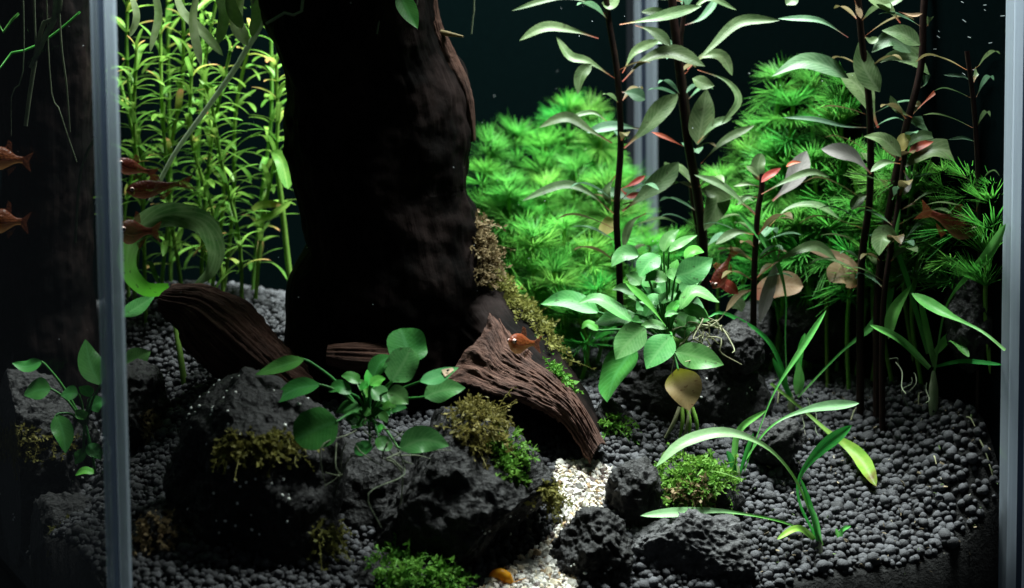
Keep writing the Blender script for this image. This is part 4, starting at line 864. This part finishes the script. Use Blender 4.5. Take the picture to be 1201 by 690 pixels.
leaves(sG, YD-.014, [
 ([(1057, 184), (1036, 164), (1013, 160)], 18, dict(prof='ovate', dY=-4)), ([(1060, 178), (1060, 166), (1066, 158)], 16, dict(mat='ludwigia_yellow', prof='oval')), ([(1066, 180), (1078, 172), (1095, 166)], 11, dict(mat='ludwigia_red', prof='ovate', dY=-4)),
 ([(1062, 196), (1095, 176), (1128, 184), (1147, 212)], 25, dict(prof='ovate', dY=-6, tilt=35)), ([(1056, 192), (1038, 191), (1021, 202)], 11, dict(dY=-8)), ([(1052, 276), (1036, 278), (1031, 300)], 27, dict(prof='ovate', tilt=20, dY=-4)),
 ([(1060, 246), (1090, 226), (1125, 221), (1154, 229)], 8, dict(tilt=50)), ([(1064, 172), (1080, 160), (1102, 160)], 14, dict(prof='ovate', dY=6)), ([(1060, 200), (1066, 216), (1060, 230)], 9, dict(mat='ludwigia_pale')),
 ([(1054, 290), (1080, 262), (1110, 258)], 8, dict(mat='ludwigia_dark'))])

extra_pairs(sC, [(890, 240), (886, 290), (884, 335)], YC, 5, 4); extra_pairs(sD, [(1004, -10), (1010, 40), (1020, 130), (1020, 230), (1010, 320)], YD, 13, 5)
extra_pairs(sE, [(1086, -10), (1083, 17), (1080, 80), (1062, 152), (1046, 230), (1034, 320)], YD-.006, 12, 6); extra_pairs(sF, [(1134, 60), (1142, 123), (1147, 200), (1150, 270)], .80, 5, 7); extra_pairs(sG, [(1060, 190), (1052, 250), (1038, 340)], YD-.012, 6, 8)
for st_x, pp, YY, sd_ in ((sD, [(1020, 225), (1010, 330)], YD, 15), (sE, [(1050, 215), (1030, 340)], YD-.006, 16), (sG, [(1050, 262), (1036, 350)], YD-.012, 17), (sA, [(725, 235), (727, 320)], YA, 18), (sB, [(816, 215), (825, 300)], YA, 19), (sC, [(888, 265), (884, 340)], YC, 20)):
    extra_pairs(st_x, pp, YY, 4, sd_, ('ludwigia_dark', 'ludwigia', 'ludwigia_bronze'), (.017, .029))
# ------------------------------------------------------------------ strap leaved runners on the soil slope
def strap_plant(base, Y, label, rows, crown_h=26, crown_w=9):
    p = soil_pt(*base) if Y is None else np.array(at(base[0], base[1], Y)); Y = float(p[1])
    t = thing('strap_leaf_plant', tuple(p), label, 'plant')
    c = np.array([p+np.array([0, 0, -.005]), p, p+np.array([0, 0, crown_h*.5*mpp(Y)]), p+np.array([0, 0, crown_h*mpp(Y)])])
    V, Fq, uv = tube(c, np.array([.6, 1, .9, .3])*crown_w*.5*mpp(Y), 10, 16); part('crown', V, Fq, M['crown'], t, uv)
    for L in rows:
        o = L[2] if len(L) > 2 else {}
        pts = [(q[0], q[1], (q[2] if len(q) > 2 else 0)+(i/max(1, len(L[0])-1))*o.get('dT', -8)) for i, q in enumerate(L[0])]
        if o.get('hug'): pts = [(q[0], q[1], min(q[2], (soil_pt(q[0], q[1]+o['hug'])[1]-Y)*1000-2)) for q in pts]
        hero_leaf(t, pts, L[1]*.86, Y+o.get('dY', 0)*.001, M[o.get('mat', 'strap')], o.get('prof', 'blade'), o.get('tilt', 25), .3, o.get('cup', .25), o.get('wave', .03), o.get('twist', 15), nl=30)
    return t, Y
t1, Y1 = strap_plant((928, 486), None, 'strap leaved plant with a pale translucent crown at the centre of the slope', [
 ([(924, 470), (921, 400), (921, 345), (906, 298), (864, 247)], 9, dict(prof='blade', dT=6)), ([(936, 466), (985, 415), (1027, 378), (1049, 336)], 14, dict(dT=-4)), ([(925, 470), (917, 432), (896, 395), (850, 368), (829, 373)], 6, dict(prof='strap', mat='strap_deep', dT=-6)),
 ([(936, 452), (938, 420), (944, 391)], 9, dict(prof='strap', mat='strap_deep', dT=6)), ([(934, 464), (938, 445), (937, 424)], 15, dict(prof='ovate')), ([(930, 472), (915, 440), (906, 420)], 8, dict(prof='strap', mat='strap_deep')),
 ([(904, 450), (943, 482), (972, 507), (1005, 532), (1028, 571)], 21, dict(mat='strap_old', prof='blade', dT=0, wave=.10, tilt=15, hug=12))])
t4, Y4 = strap_plant((866, 560), None, 'slim strap leaved plant beside the mossy rock, one pale blade resting on the soil', [
 ([(873, 553), (892, 500), (910, 457), (938, 413), (969, 364)], 9, dict(prof='blade', dT=6)), ([(870, 545), (905, 500), (950, 480), (1008, 473)], 14, dict(mat='strap_pale', dT=8, prof='blade', hug=8)), ([(863, 558), (862, 530), (869, 503), (899, 481)], 9, dict(prof='strap')),
 ([(862, 558), (858, 542), (852, 529)], 9, dict(prof='strap', mat='strap_deep')), ([(868, 556), (876, 530), (884, 508)], 6, dict(prof='strap', mat='strap_deep'))], 14, 6)
t3, Y3 = strap_plant((960, 644), None, 'strap leaved plant with long arching blades low on the front slope', [
 ([(964, 640), (950, 600), (928, 555), (895, 522), (850, 508), (802, 520), (769, 548)], 17, dict(mat='strap_pale', dT=-24, prof='blade', tilt=35)), ([(956, 628), (938, 590), (938, 560), (962, 528), (999, 499)], 18, dict(mat='strap_deep', dT=-4, tilt=10)),
 ([(957, 634), (920, 613), (850, 600), (800, 601), (751, 605)], 14, dict(mat='strap_pale', dT=-22, prof='blade', tilt=20)), ([(957, 634), (936, 620), (911, 633)], 9, dict(prof='strap', mat='strap_old', dT=-10)), ([(960, 640), (952, 600), (938, 560)], 7, dict(prof='strap', mat='strap_deep')),
 ([(962, 640), (956, 612), (948, 592)], 9, dict(prof='strap'))], 16, 10)
t2, Y2 = strap_plant((1095, 447), None, 'strap leaved plant with thick pale crown, top of the slope near right glass', [
 ([(1090, 432), (1056, 399), (1020, 381)], 10, dict(prof='strap', dT=-6)), ([(1088, 415), (1066, 336), (1051, 285), (1056, 245)], 7, dict(prof='strap', dT=4)), ([(1096, 436), (1112, 355, -12), (1158, 300, -34), (1180, 262, -43)], 14, dict(dT=0, prof='blade')),
 ([(1097, 414), (1116, 397, -12), (1137, 419, -24)], 13, dict(prof='strap', dT=0)), ([(1096, 430), (1085, 380, -4), (1078, 350, -4)], 9, dict(prof='strap', dT=0)), ([(1098, 430), (1130, 424, -18), (1176, 428, -40)], 6, dict(prof='strap', dT=0, mat='strap_deep')), ([(1042, 398), (1048, 368), (1069, 334)], 17, dict(prof='ovate', dT=-4)), ([(1179, 411, -44), (1150, 388, -36), (1105, 366, -18), (1069, 344, -10)], 17, dict(mat='strap', dT=0, prof='blade'))], 44, 12)
sp_t, _ = strap_plant((988, 636), None, 'tiny fresh green sprout on the soil beside the arching strap plant', [([(986, 634), (988, 622), (998, 617)], 6, dict(prof='strap', dT=-2)), ([(985, 634), (982, 626), (980, 620)], 5, dict(prof='strap', dT=-2))], 5, 4)
for t, Y, st_ in ((t1, Y1, [(945, 480), (950, 470)]), (t2, Y2, [(1050, 420), (1075, 440), (1090, 448)])):
    roots(t, st_, Y-.006, 'root_dim', 5, 6, .011, .00024, 5, 1.2)
def litter(px, py, dx, dy, w, mat, label, name='plant_scrap'):
    a = soil_pt(px, py); b = soil_pt(px+dx, py+dy); a[2] += .0018; b[2] += .0026
    V, Fq, uv = tube(np.array([a, (a+b)/2+np.array([0, 0, .0012]), b]), [w, w*.9, w*.5], 6, 8); o = solo(name, V, Fq, M[mat], uv); tag(o, label, 'debris', 'pale plant scraps lying on the soil'); return o
for i, (x, y, dx, dy) in enumerate([(1150, 446, 14, -18), (1134, 457, 10, -6), (1078, 466, -1, 16), (998, 498, 8, -14), (1094, 540, 4, 12), (912, 478, 2, -12), (870, 512, 8, 12), (1158, 435, 8, -10)]):
    litter(x, y, dx, dy, .00035, 'root', 'pale thread like plant scrap '+['near the right glass rock', 'below the right hand strap plant', 'upright under the thick pale crown', 'at the tip of the dark green strap blade', 'alone on the open black soil', 'beside the central pale crown', 'between the slim strap plant and lava rock', 'against the right glass'][i])

# ------------------------------------------------------------------ feathery bushes
def whorl_mesh(name, seed, nleaf, L, up, mat):
    r = np.random.default_rng(seed+40); q = []
    def ribbon(p, d, ln, w, bend):
        s = np.cross(d, [0.2, .1, 1.0]); s /= np.linalg.norm(s)+1e-9
        pts = [p, p+d*ln*.5+bend*.3*ln, p+d*ln+bend*ln]; ws = [w*.5, w*.6, w*.12]
        V = np.array([x for pt, wi in zip(pts, ws) for x in (pt-s*wi, pt+s*wi)])
        q.append((V, np.array([[0, 1, 3, 2], [2, 3, 5, 4]]), np.array([[0, 0], [0, 1], [.5, 0], [.5, 1], [1, 0], [1, 1]])))
    for i in range(nleaf):
        a = 2*np.pi*(i+r.uniform(-.2, .2))/nleaf; e = up+r.normal(0, .16)
        d = np.array([math.cos(a)*math.cos(e), math.sin(a)*math.cos(e), math.sin(e)]); ln = L*r.uniform(.8, 1.15)
        side = np.cross(d, [0, 0, 1]); side /= np.linalg.norm(side); nrm = np.cross(side, d)
        bend = np.array([0, 0, -r.uniform(.02, .22)])
        ribbon(np.zeros(3), d, ln, .0005, bend)
        for k in range(8):
            t = .03+.052*k
            for sgn in (-1, 1):
                an = sgn*(.06+.08*(7-k)+r.normal(0, .05)); dd_ = d*math.cos(an)+side*math.sin(an)+nrm*r.normal(0, .20); dd_ /= np.linalg.norm(dd_)
                ribbon(d*ln*t+bend*t*t*ln, dd_, ln*(.92-.75*t)*r.uniform(.7, 1.12), .00040, bend*r.uniform(.3, 1.3))
    V, Fq, uv = merge(q); m = mesh_np(name, V, Fq, uv, smooth=True); m.materials.append(M[mat]); return m
WH = {mt: [whorl_mesh('leaf_whorl', s+j*10, 8+s % 3, .0185, .12+.24*(s % 3), mt) for s in range(4)] for j, mt in enumerate(('ambulia', 'ambulia_deep'))}
WT = {mt: [whorl_mesh('leaf_whorl_top', s+77+j*10, 12, .0165, .62, mt) for s in range(2)] for j, mt in enumerate(('ambulia', 'ambulia_deep'))}
def feathery(px, py, Y, label, group, dx=0, mat='ambulia', seed=0, size=1.0, step=.011, maxn=15, zmin=.09):
    r = np.random.default_rng(seed+500); top = np.array(at(px, py, Y)); bx, by = top[0]+dx*mpp(Y), top[1]+r.uniform(-.006, .006)
    zb = soil_h(np.array([bx]), np.array([by]))[0]
    base = np.array([bx, by, zb-.004]); mid = (top+base)/2+np.array([r.uniform(-.006, .006), r.uniform(-.004, .004), 0])
    t = thing('feathery_plant', tuple(base+np.array([0, 0, .004])), label, 'plant', group)
    P = spline(np.array([top, mid, base]), 60); V, Fq, uv = tube(P[::3], .0009, 6); part('stem', V, Fq, M['green_stem'], t, uv)
    cum = np.concatenate([[0], np.cumsum(np.linalg.norm(np.diff(P, axis=0), axis=1))]); off = np.array(t.location)
    s = 0.0; k = 0
    while s < cum[-1]-.006 and k < maxn:
        p = np.array([np.interp(s, cum, P[:, i]) for i in range(3)])
        if p[2] < zmin and k > 2: break
        m = (WT if k == 0 else WH)[mat]; m = m[r.integers(0, len(m))]
        o = bpy.data.objects.new('leaf_whorl', m); COL.objects.link(o); o.parent = t; o.location = p-off
        o.rotation_euler = (r.normal(0, .22), r.normal(0, .22), r.uniform(0, 6.28)); sc = size*r.uniform(.85, 1.15)*min(1, .75+.12*k); o.scale = (sc, sc, sc)
        s += step*r.uniform(.8, 1.2)*(.5 if k == 0 else 1); k += 1
    return t
GL, GR = 'feathery stems left of the tall dark stem', 'feathery stems on the right of the back corner'
def fl_label(a, right):
    tone = 'dark green' if a[3] else 'bright green'
    if right:
        size = 'tall' if a[1] < 140 else 'medium' if a[1] < 240 else 'low'
        where = 'between thick dark stem and short red tipped plant' if a[0] < 900 else 'behind the short red tipped stem plant' if a[0] < 965 else 'behind the broad leaved dark stem' if a[0] < 1050 else 'behind the leaning dark stem' if a[0] < 1120 else 'in the right glass corner'
    else:
        size = 'tall' if a[1] < 175 else 'medium' if a[1] < 260 else 'low'
        where = 'against the driftwood trunk' if a[0] < 600 else 'above the mossy driftwood root' if a[0] < 660 else 'just left of the tall dark stem' if a[0] < 724 else 'between the tall dark stem and the thick stem'
    return f'{size} {tone} feathery plant {where}'
for i, a in enumerate([(572, 172, .95, 0), (606, 160, .99, 1), (640, 172, .98, 1), (668, 128, 1.0, 1), (690, 135, 1.0, 0), (596, 218, .93, 0), (640, 222, .94, 0), (676, 200, .96, 0), (705, 160, .98, 0), (712, 215, .94, 0),
                       (625, 278, .90, 0), (662, 270, .91, 0), (690, 300, .90, 0), (612, 250, .93, 1), (650, 320, .885, 0), (700, 340, .885, 1), (745, 268, .98, 0), (762, 290, .95, 1), (672, 358, .875, 1), (732, 210, 1.0, 0),
                       (790, 285, .96, 1), (570, 205, .94, 1), (725, 280, .92, 1)]):
    feathery(a[0], a[1], a[2], fl_label(a, 0), GL, dx=(-1)**i*6, mat=('ambulia', 'ambulia_deep')[a[3]], seed=i, size=1.1)
for i, a in enumerate([(915, 92, .925, 0), (950, 100, .91, 0), (930, 125, .90, 1), (985, 130, .885, 0), (880, 180, .93, 0), (845, 210, .95, 0), (910, 180, .905, 0), (955, 190, .885, 0), (1000, 190, .868, 0), (1040, 200, .852, 0),
                       (1075, 190, .838, 0), (1110, 205, .826, 0), (1140, 215, .812, 1), (860, 255, .92, 1), (935, 250, .88, 0), (975, 255, .87, 1), (1020, 262, .856, 0), (1090, 255, .83, 0), (1125, 262, .818, 0), (905, 262, .89, 1),
                       (1165, 225, .799, 1), (1055, 290, .845, 1), (990, 100, .885, 1), (1000, 300, .86, 1), (945, 300, .88, 1), (885, 290, .90, 1)]):
    feathery(a[0], a[1], a[2], fl_label(a, 1), GR, dx=(-1)**i*5, mat=('ambulia', 'ambulia_deep')[a[3]], seed=i+60, size=1.1, zmin=.118)

# ------------------------------------------------------------------ narrow leaved stems at the back left
def small_leaf(seed, L, w, mat, droop):
    r = np.random.default_rng(seed); P = np.array([[0, 0, 0], [L*.35, 0, .10*L], [L*.7, 0, .08*L-droop*.4*L], [L, r.uniform(-.08, .08)*L, -droop*L]])
    V, Fq, uv = leaf_geo(P, w, 'strap', 9, 5, 0, .25, 0, (0, 0, 1)); m = mesh_np('leaf', V, Fq, uv); m.materials.append(M[mat]); return m
RL = [small_leaf(s, .0145+.0022*(s % 3), .0024, 'rotala', -.05+.10*(s % 4)) for s in range(5)]
RG = [small_leaf(s+9, .0125, .0027, 'rotala_gold', -.03+.09*(s % 3)) for s in range(3)]
def rotala(pts, Y, seed, label, group, size=1.0, gold=.15, bare=0.0):
    r = np.random.default_rng(seed+1500); t = stem_thing('narrow_leaf_stem', pts, Y, 2.6, label, 'plant', group, 'green_stem', 6)
    P = [np.array(at(p[0], p[1], Y)) for p in pts]; P = spline(np.array(P), 80); cum = np.concatenate([[0], np.cumsum(np.linalg.norm(np.diff(P, axis=0), axis=1))])
    T = np.gradient(P, axis=0); off = np.array(t.location); s = .001; ph = r.uniform(0, 6)
    while s < cum[-1]*(1-bare):
        i = np.searchsorted(cum, s); i = min(i, 79); p = P[i]; up = -T[i]/np.linalg.norm(T[i]); nl = 4 if s < .01 else 3
        for k in range(nl):
            m = RG[r.integers(0, 3)] if r.random() < gold*(2.2 if s < .03 else .8) else RL[r.integers(0, 5)]
            o = bpy.data.objects.new('leaf', m); COL.objects.link(o); o.parent = t; o.location = p-off
            a = ph+k*2*np.pi/nl+r.normal(0, .25); el = r.normal(.35, .32)+(.5 if s < .006 else 0)
            q = Vector(up).to_track_quat('Z', 'X').to_matrix().to_4x4() @ Matrix.Rotation(a, 4, 'Z') @ Matrix.Rotation(-el, 4, 'Y')
            o.rotation_euler = q.to_euler(); sc = size*r.uniform(.75, 1.2)*(.7 if s < .006 else 1); o.scale = (sc, sc, sc)
        ph += .9; s += .0085*r.uniform(.7, 1.3)*size
    return t
GT = 'narrow leaved stems behind the glass corner'
def rt_label(x0, y0, x1):
    size = 'tall' if y0 < 10 else 'shorter'
    where = 'beside the glass corner' if x1 < 180 else 'behind the curled ring leaf' if x1 < 225 else 'above the broken log' if x1 < 265 else 'next to the black trunk'
    return f'{size} yellow green stem with narrow leaves {where}'
for i, (x0, y0, x1, y1, Y) in enumerate([(150, -30, 158, 330, .90), (196, -50, 200, 330, .94), (214, -30, 212, 330, .90), (236, -40, 246, 335, .93), (258, -20, 250, 330, .90), 
                                          (300, 20, 262, 345, .91), (318, 40, 296, 345, .92), (160, 60, 170, 330, .88), (188, 40, 190, 330, .885), (225, 70, 262, 350, .88), (270, 60, 236, 335, .885), (324, 75, 300, 350, .90), (248, 120, 284, 360, .875), (142, 100, 150, 330, .91)]):
    rotala([(x0, y0), (x0*.67+x1*.33+random.uniform(-16, 16), y0*.67+y1*.33), (x0*.33+x1*.67+random.uniform(-16, 16), y0*.33+y1*.67), (x1, y1)], Y, i, rt_label(x0, y0, x1), GT, gold=.11 if x0 > 210 else .08, bare=.12 if x0 > 240 else .05)
cr = stem_thing('bent_stem', [(322, 180), (330, 235), (337, 300), (342, 345)], .90, 4.0, 'bare thick green stem with one spotted leaf beside the black trunk', 'plant', None, 'green_stem')
hero_leaf(cr, [(318, 178), (330, 188), (338, 222)], 17, .896, M['rotala'], 'oval', 15); hero_leaf(cr, [(300, 262), (322, 250), (342, 236)], 8, .892, M['rotala'], 'strap', 15); hero_leaf(cr, [(296, 246), (308, 240), (330, 240)], 9, .893, M['rotala_gold'], 'strap', 15)
# curled broad leaf and its stalk
cl = thing('curled_leaf_plant', soil_pt(218, 452), 'broad green leaf curled into a ring above the broken log', 'plant')
ring = [(200, 340), (170, 340), (150, 315), (155, 280), (178, 258), (206, 252), (238, 262), (252, 290), (246, 318), (226, 336)]
hero_leaf(cl, [(p[0], p[1], 5*math.sin(i*.9)) for i, p in enumerate(ring)], 28, .835, M['curl'], 'strap', 10, cup=.05, wave=.16, twist=90, nl=60)
V, Fq, uv = tube(np.array([at(206, 340, .836), at(206, 380, .832), at(212, 420, .826), soil_pt(218, 452)-np.array([0, 0, .004])]), [.0010, .0012, .0013, .0014], 8, 24); part('petiole', V, Fq, M['green_stem'], cl, uv)

# ------------------------------------------------------------------ floating plants: trailing roots, leaves, and pads added for shade
def floater(x, Y, label, trails, pads, zt=.315, mats=('root_dim', 'float_leaf')):
    c = np.array(at(x, 0, Y)); c[2] = zt
    t = thing('floating_plant', tuple(c), label, 'plant', 'floating plants at the water surface')
    for (pts, r) in trails:
        q = np.array([np.array([at(pts[0][0], pts[0][1], Y)[0], Y, zt])]+[np.array(at(p[0], p[1], Y)) for p in pts]); V, Fq, uv = tube(q, np.linspace(r, r*.6, len(q)), 6, 26); part('trailing_root', clampin(V), Fq, M[mats[0]], t, uv)
    for (a, rad) in pads:
        an = math.radians(a); d = np.array([math.cos(an), math.sin(an), .06]); s = np.array([-math.sin(an), math.cos(an), 0])
        p0 = c+d*.004; V, Fq, uv = leaf_geo(np.array([p0, p0+d*rad, p0+d*rad*2]), rad*1.7, 'oval', 12, 7, 0, .1, .02, (0, 0, 1)); part('floating_leaf', clampin(V), Fq, M[mats[1]], t, uv)
floater(50, .80, 'floating plant above the left trunk, fine pale roots trailing down', [([(72, -5), (50, 30), (38, 90), (30, 148)], .0014), ([(66, -5), (54, 40), (36, 80)], .0018), ([(40, -5), (41, 30), (42, 55)], .0007), ([(70, 20), (78, 100), (82, 155)], .0006), ([(58, 80), (70, 130), (90, 190)], .0004), ([(28, 60), (14, 110), (2, 160)], .0004)], [(20, .014), (140, .014), (260, .013)])
floater(18, .822, 'floating plant at the far left with a green runner', [([(-10, 60), (14, 62), (40, 55), (70, 35), (94, 14)], .0007), ([(-6, 25), (10, 26), (22, 16)], .0009)], [(80, .013), (200, .013), (320, .012)], mats=('float_leaf', 'float_leaf'))
floater(310, .845, 'floating plant in front of the trunk, one long pale stalk slanting down left', [([(312, -6), (288, 60), (248, 120), (205, 180), (176, 236)], .0016)], [(30, .006), (150, .006), (270, .006)], mats=('stalk_pale', 'float_leaf'))
floater(112, .74, 'floating plant by the glass corner with one drooping pale root', [([(128, 120), (108, 165), (94, 205), (88, 285)], .0009)], [(40, .014), (160, .014), (280, .014)])
floater(555, .86, 'floating plant right of the trunk with one thin hanging root', [([(556, -6), (555, 18), (553, 40)], .0005)], [(60, .011), (180, .012), (300, .011)])
floater(470, .79, 'floating plant over the trunk with one broad dark green leaf hanging down', [([(446, -5), (444, 25), (442, 40)], .0007), ([(405, -5), (404, 30)], .0006)], [(30, .016), (110, .015), (200, .016), (290, .015)])
fl = [o for o in bpy.data.objects if 'one broad dark green leaf' in str(o.get('label', ''))][0]; hero_leaf(fl, [(468, -8), (478, 12), (490, 34)], 22, .785, M['anubias_deep'], 'ovate', 20, name='floating_leaf')
floater(380, .735, 'broad floating plant added as shade over the front of the trunk', [([(356, -5), (335, 14), (312, 28)], .0009)], [(0, .018), (60, .017), (120, .018), (180, .018), (240, .017), (300, .018)])  # broad pads from here on are out of view, added to shade the front
floater(260, .72, 'broad floating plant added as shade above the large speckled rock', [([(300, -5), (296, 4)], .0008)], [(20, .018), (80, .017), (140, .018), (200, .018), (260, .017), (320, .018)])
floater(180, .735, 'broad floating plant added as shade just right of the glass corner', [([(150, -6), (149, 2)], .0005)], [(20, .017), (80, .017), (140, .017), (200, .017), (260, .017), (320, .017)])
for fx, fy, ftxt in ((330, .80, 'above the broken log'), (400, .845, 'behind the trunk top'), (460, .825, 'beside the trunk top'), (520, .835, 'right of the trunk top'), (510, .79, 'over the hollow at the trunk foot'), (420, .785, 'before the trunk top'), (285, .765, 'over the speckled rock peak'), (360, .765, 'over the knee of the trunk'), (452, .755, 'over the shaded rosette crown'), (545, .768, 'over the peak of the black rock'), (228, .775, 'above the left gravel slope')):  # unseen surface plants added to keep lamp light off the front left
    floater(fx, fy, 'floating plant added for shade '+ftxt, [([(fx, -6), (fx+1, -3)], .0004)], [(10, .015), (82, .016), (154, .015), (226, .016), (298, .015)])
floater(480, .73, 'broad floating plant added as shade above the shaded rosette plant', [([(490, -5), (489, 6)], .0005)], [(10, .018), (70, .018), (130, .018), (190, .017), (250, .018), (310, .018)])

fr = [o for o in bpy.data.objects if 'one long pale stalk' in str(o.get('label', ''))][0]
for pts, w in (([(180, -14), (186, 20), (176, 62)], 9), ([(205, -14), (214, 14), (240, 40), (262, 66)], 11), ([(232, -14), (226, 26), (236, 78)], 10), ([(252, -14), (262, 16), (256, 52)], 13), ([(284, -14), (276, 22), (290, 54)], 16), ([(150, -14), (160, 18), (152, 44)], 8), ([(300, -14), (302, 16), (296, 44)], 14), ([(268, -14), (272, 10), (284, 34)], 14)):
    hero_leaf(fr, pts, w, .835+random.uniform(-.012, .012), M['frond'], 'strap', 25, name='hanging_frond', wave=.06, twist=40)
# ------------------------------------------------------------------ fish and shrimp
def fish(head, tail, Y, depth_px, label, mat='fish_orange', yaw=0.0, eye=True):
    """head and tail pixels; yaw in mm: how much farther the tail is than the head"""
    a = np.array(at(head[0], head[1], Y)); b = np.array(at(tail[0], tail[1], Y+yaw*.001)); d = b-a; L = np.linalg.norm(d); d /= L
    up = np.array([0, 0, 1.0]); up -= d*np.dot(up, d); up /= np.linalg.norm(up); sd = np.cross(d, up); h = depth_px*mpp(Y)*.5
    n, s = 26, 18; t = np.linspace(0, 1, n)
    prof = np.interp(t, [0, .04, .14, .3, .45, .62, .78, .9, 1], [.05, .38, .78, 1, .96, .66, .36, .26, .28]); an = np.linspace(0, 2*np.pi, s, endpoint=False)
    wid = np.interp(t, [0, .05, .2, .5, .8, 1], [.04, .25, .46, .40, .16, .05]); bel = np.interp(t, [0, .3, .5, 1], [0, -.12, -.08, .05])
    V = a+d*(t*L*.80)[:, None, None]+up*((np.sin(an)[None]*prof[:, None]+bel[:, None])*h)[..., None]+sd*(np.cos(an)[None]*wid[:, None]*h)[..., None]
    uv = np.stack(np.meshgrid(t, an/6.2832, indexing='ij'), -1).reshape(-1, 2); Fq = grid_faces(n, s, True)
    V = V.reshape(-1, 3); k = len(V); V = np.vstack([V, a-d*.0002]); uv = np.vstack([uv, [0, .5]])
    tri = np.vstack([Fq[:, [0, 1, 2]], Fq[:, [0, 2, 3]], np.array([[k, (i+1) % s, i] for i in range(s)])])
    f = thing('fish', tuple(a+d*L*.4-up*h), label, 'fish'); part('body', V, tri, M[mat], f, uv)
    c = a+d*L*.78
    def fin(nm, pts, th=.00012):
        P = np.array(pts); m = len(P); V = np.vstack([P+sd*th, P-sd*th]); Fc = [list(range(m)), list(range(2*m-1, m-1, -1))]+[[i, i+m, (i+1) % m+m, (i+1) % m] for i in range(m)]
        me = bpy.data.meshes.new(nm); me.from_pydata([tuple(x-np.array(f.location)) for x in V], [], Fc); me.update(); link(nm, me, M['fish_fin'], f)
    fin('tail_fin', [c-up*h*.2, c+d*L*.10-up*h*.5, c+d*L*.24-up*h*.85, c+d*L*.16, c+d*L*.24+up*h*.85, c+d*L*.10+up*h*.5, c+up*h*.2])
    m = a+d*L*.36; fin('dorsal_fin', [m+up*h*.80, m+d*L*.04+up*h*1.55, m+d*L*.13+up*h*1.35, m+d*L*.17+up*h*.62])
    m = a+d*L*.46; fin('anal_fin', [m-up*h*.95, m+d*L*.06-up*h*1.45, m+d*L*.16-up*h*1.0, m+d*L*.22-up*h*.5])
    if eye:
        for sg in (-1, 1):
            p = a+d*L*.09+up*h*.10+sd*sg*h*.27; V0, F0 = ICO[2]; e = part('eye', V0*h*.24+p, F0, M['eye_ring'], f); part('pupil', V0*h*.17+p+sd*sg*h*.10, F0, M['eye_dark'], e)
    return f
fish((597, 401), (634, 404), .752, 25, 'orange fish swimming in front of the brown driftwood root', 'fish_orange', 16)
fish((-14, 182), (37, 190), .828, 28, 'upper orange fish at the left trunk, tail towards the glass corner', 'fish_dim', 4)
fish((-12, 256), (34, 262), .828, 30, 'lower orange fish at the left trunk, tail towards the glass corner', 'fish_dim', 4)
fish((148, 224), (226, 214), .80, 22, 'slender red fish with bright eye right of the glass corner', 'fish_red', 6)
fish((136, 190), (184, 205), .83, 20, 'dim red fish half hidden behind the glass corner above the slender one', 'fish_red', 10)
fish((138, 270), (188, 272), .80, 30, 'plump red fish half hidden behind the glass corner beside the curled leaf', 'fish_red', 10)
fish((1148, 272), (1078, 246), .795, 30, 'dark red fish under the wide arching leaf near the right glass', 'fish_red', 4)
fish((836, 338), (862, 292), .835, 20, 'dark red fish nosing down beside the short stem plant', 'fish_red', 6)
# shrimp on the white gravel
sb = soil_pt(592, 683); sh = thing('shrimp', tuple(sb), 'small yellow orange shrimp on the white gravel path', 'shrimp')
Ps = np.array([at(600, 684, sb[1]-.002), at(593, 677, sb[1]-.002), at(585, 673, sb[1]-.002), at(578, 675, sb[1]-.002), at(574, 681, sb[1]-.002)])
V, Fq, uv = tube(Ps, [.0010, .0022, .0021, .0014, .0005], 12, 24); part('body', V, Fq, M['shrimp'], sh, uv)
for i in range(4):
    p = Ps[1]+(Ps[3]-Ps[1])*(i/3); V, Fq, uv = tube(np.array([p, p+np.array([.0006, -.0012, -.0015]), p+np.array([0, -.0016, -.0036])]), [.0003, .00025, .00015], 5, 6); part('leg', V, Fq, M['shrimp'], sh, uv)
for sgn in (-1, 1):
    V, Fq, uv = tube(np.array([Ps[0], Ps[0]+np.array([.002, -.001, .001*sgn]), Ps[0]+np.array([.005, -.001, .002*sgn])]), [.0002, .00015, .0001], 5, 6); part('antenna', V, Fq, M['shrimp'], sh, uv)

# ------------------------------------------------------------------ settled flecks on the bed
r = np.random.default_rng(77); fl_ = []
for i in range(170):
    q = soil_pt(r.uniform(840, 1172), r.uniform(450, 680)); q = q+np.array([r.normal(0, .001), -.001, .0022]); a = r.normal(0, 1, 3); a /= np.linalg.norm(a); b_ = np.cross(a, r.normal(0, 1, 3)); b_ /= np.linalg.norm(b_)
    L = r.uniform(.0003, .0012); w_ = L*r.uniform(.2, .6); n_ = np.cross(a, b_)*.00008
    top = np.array([q-a*L-b_*w_*.6, q+a*L*.8-b_*w_, q+a*L+b_*w_*.7, q-a*L*.7+b_*w_])+n_
    V8 = np.vstack([top, top-2*n_]); fl_.append((V8, np.array([[0, 1, 2, 3], [7, 6, 5, 4], [0, 4, 5, 1], [1, 5, 6, 2], [2, 6, 7, 3], [3, 7, 4, 0]]), np.zeros((8, 2))))
V, Fq, u_ = merge(fl_); pick = np.repeat(np.array([[.30, .24, .15], [.12, .09, .05], [.45, .42, .34], [.10, .16, .05]])[r.choice(4, 170, p=[.35, .3, .15, .2])], 8, 0)
solo('bed_flecks', V, Fq, M['soil_grain'], smooth=False, tint=pick, loc=(.1, .8, 0), kind='stuff', label='tiny tan and brown flecks settled on the black soil', category='debris')
C = []
while len(C) < 150:
    p = uvw(r.uniform(.01, LEN-.01), r.uniform(.01, DEP-.02), r.uniform(.10, .29)); C.append(p)
V, Fq, t_ = grains('p', np.array(C), r.uniform(.0001, .00026, len(C)), 1, None, np.ones((len(C), 3)), .1)
solo('water_specks', V, Fq, M['speck'], loc=(.03, .85, .1), kind='stuff', label='tiny pale specks drifting in the clear water', category='specks')
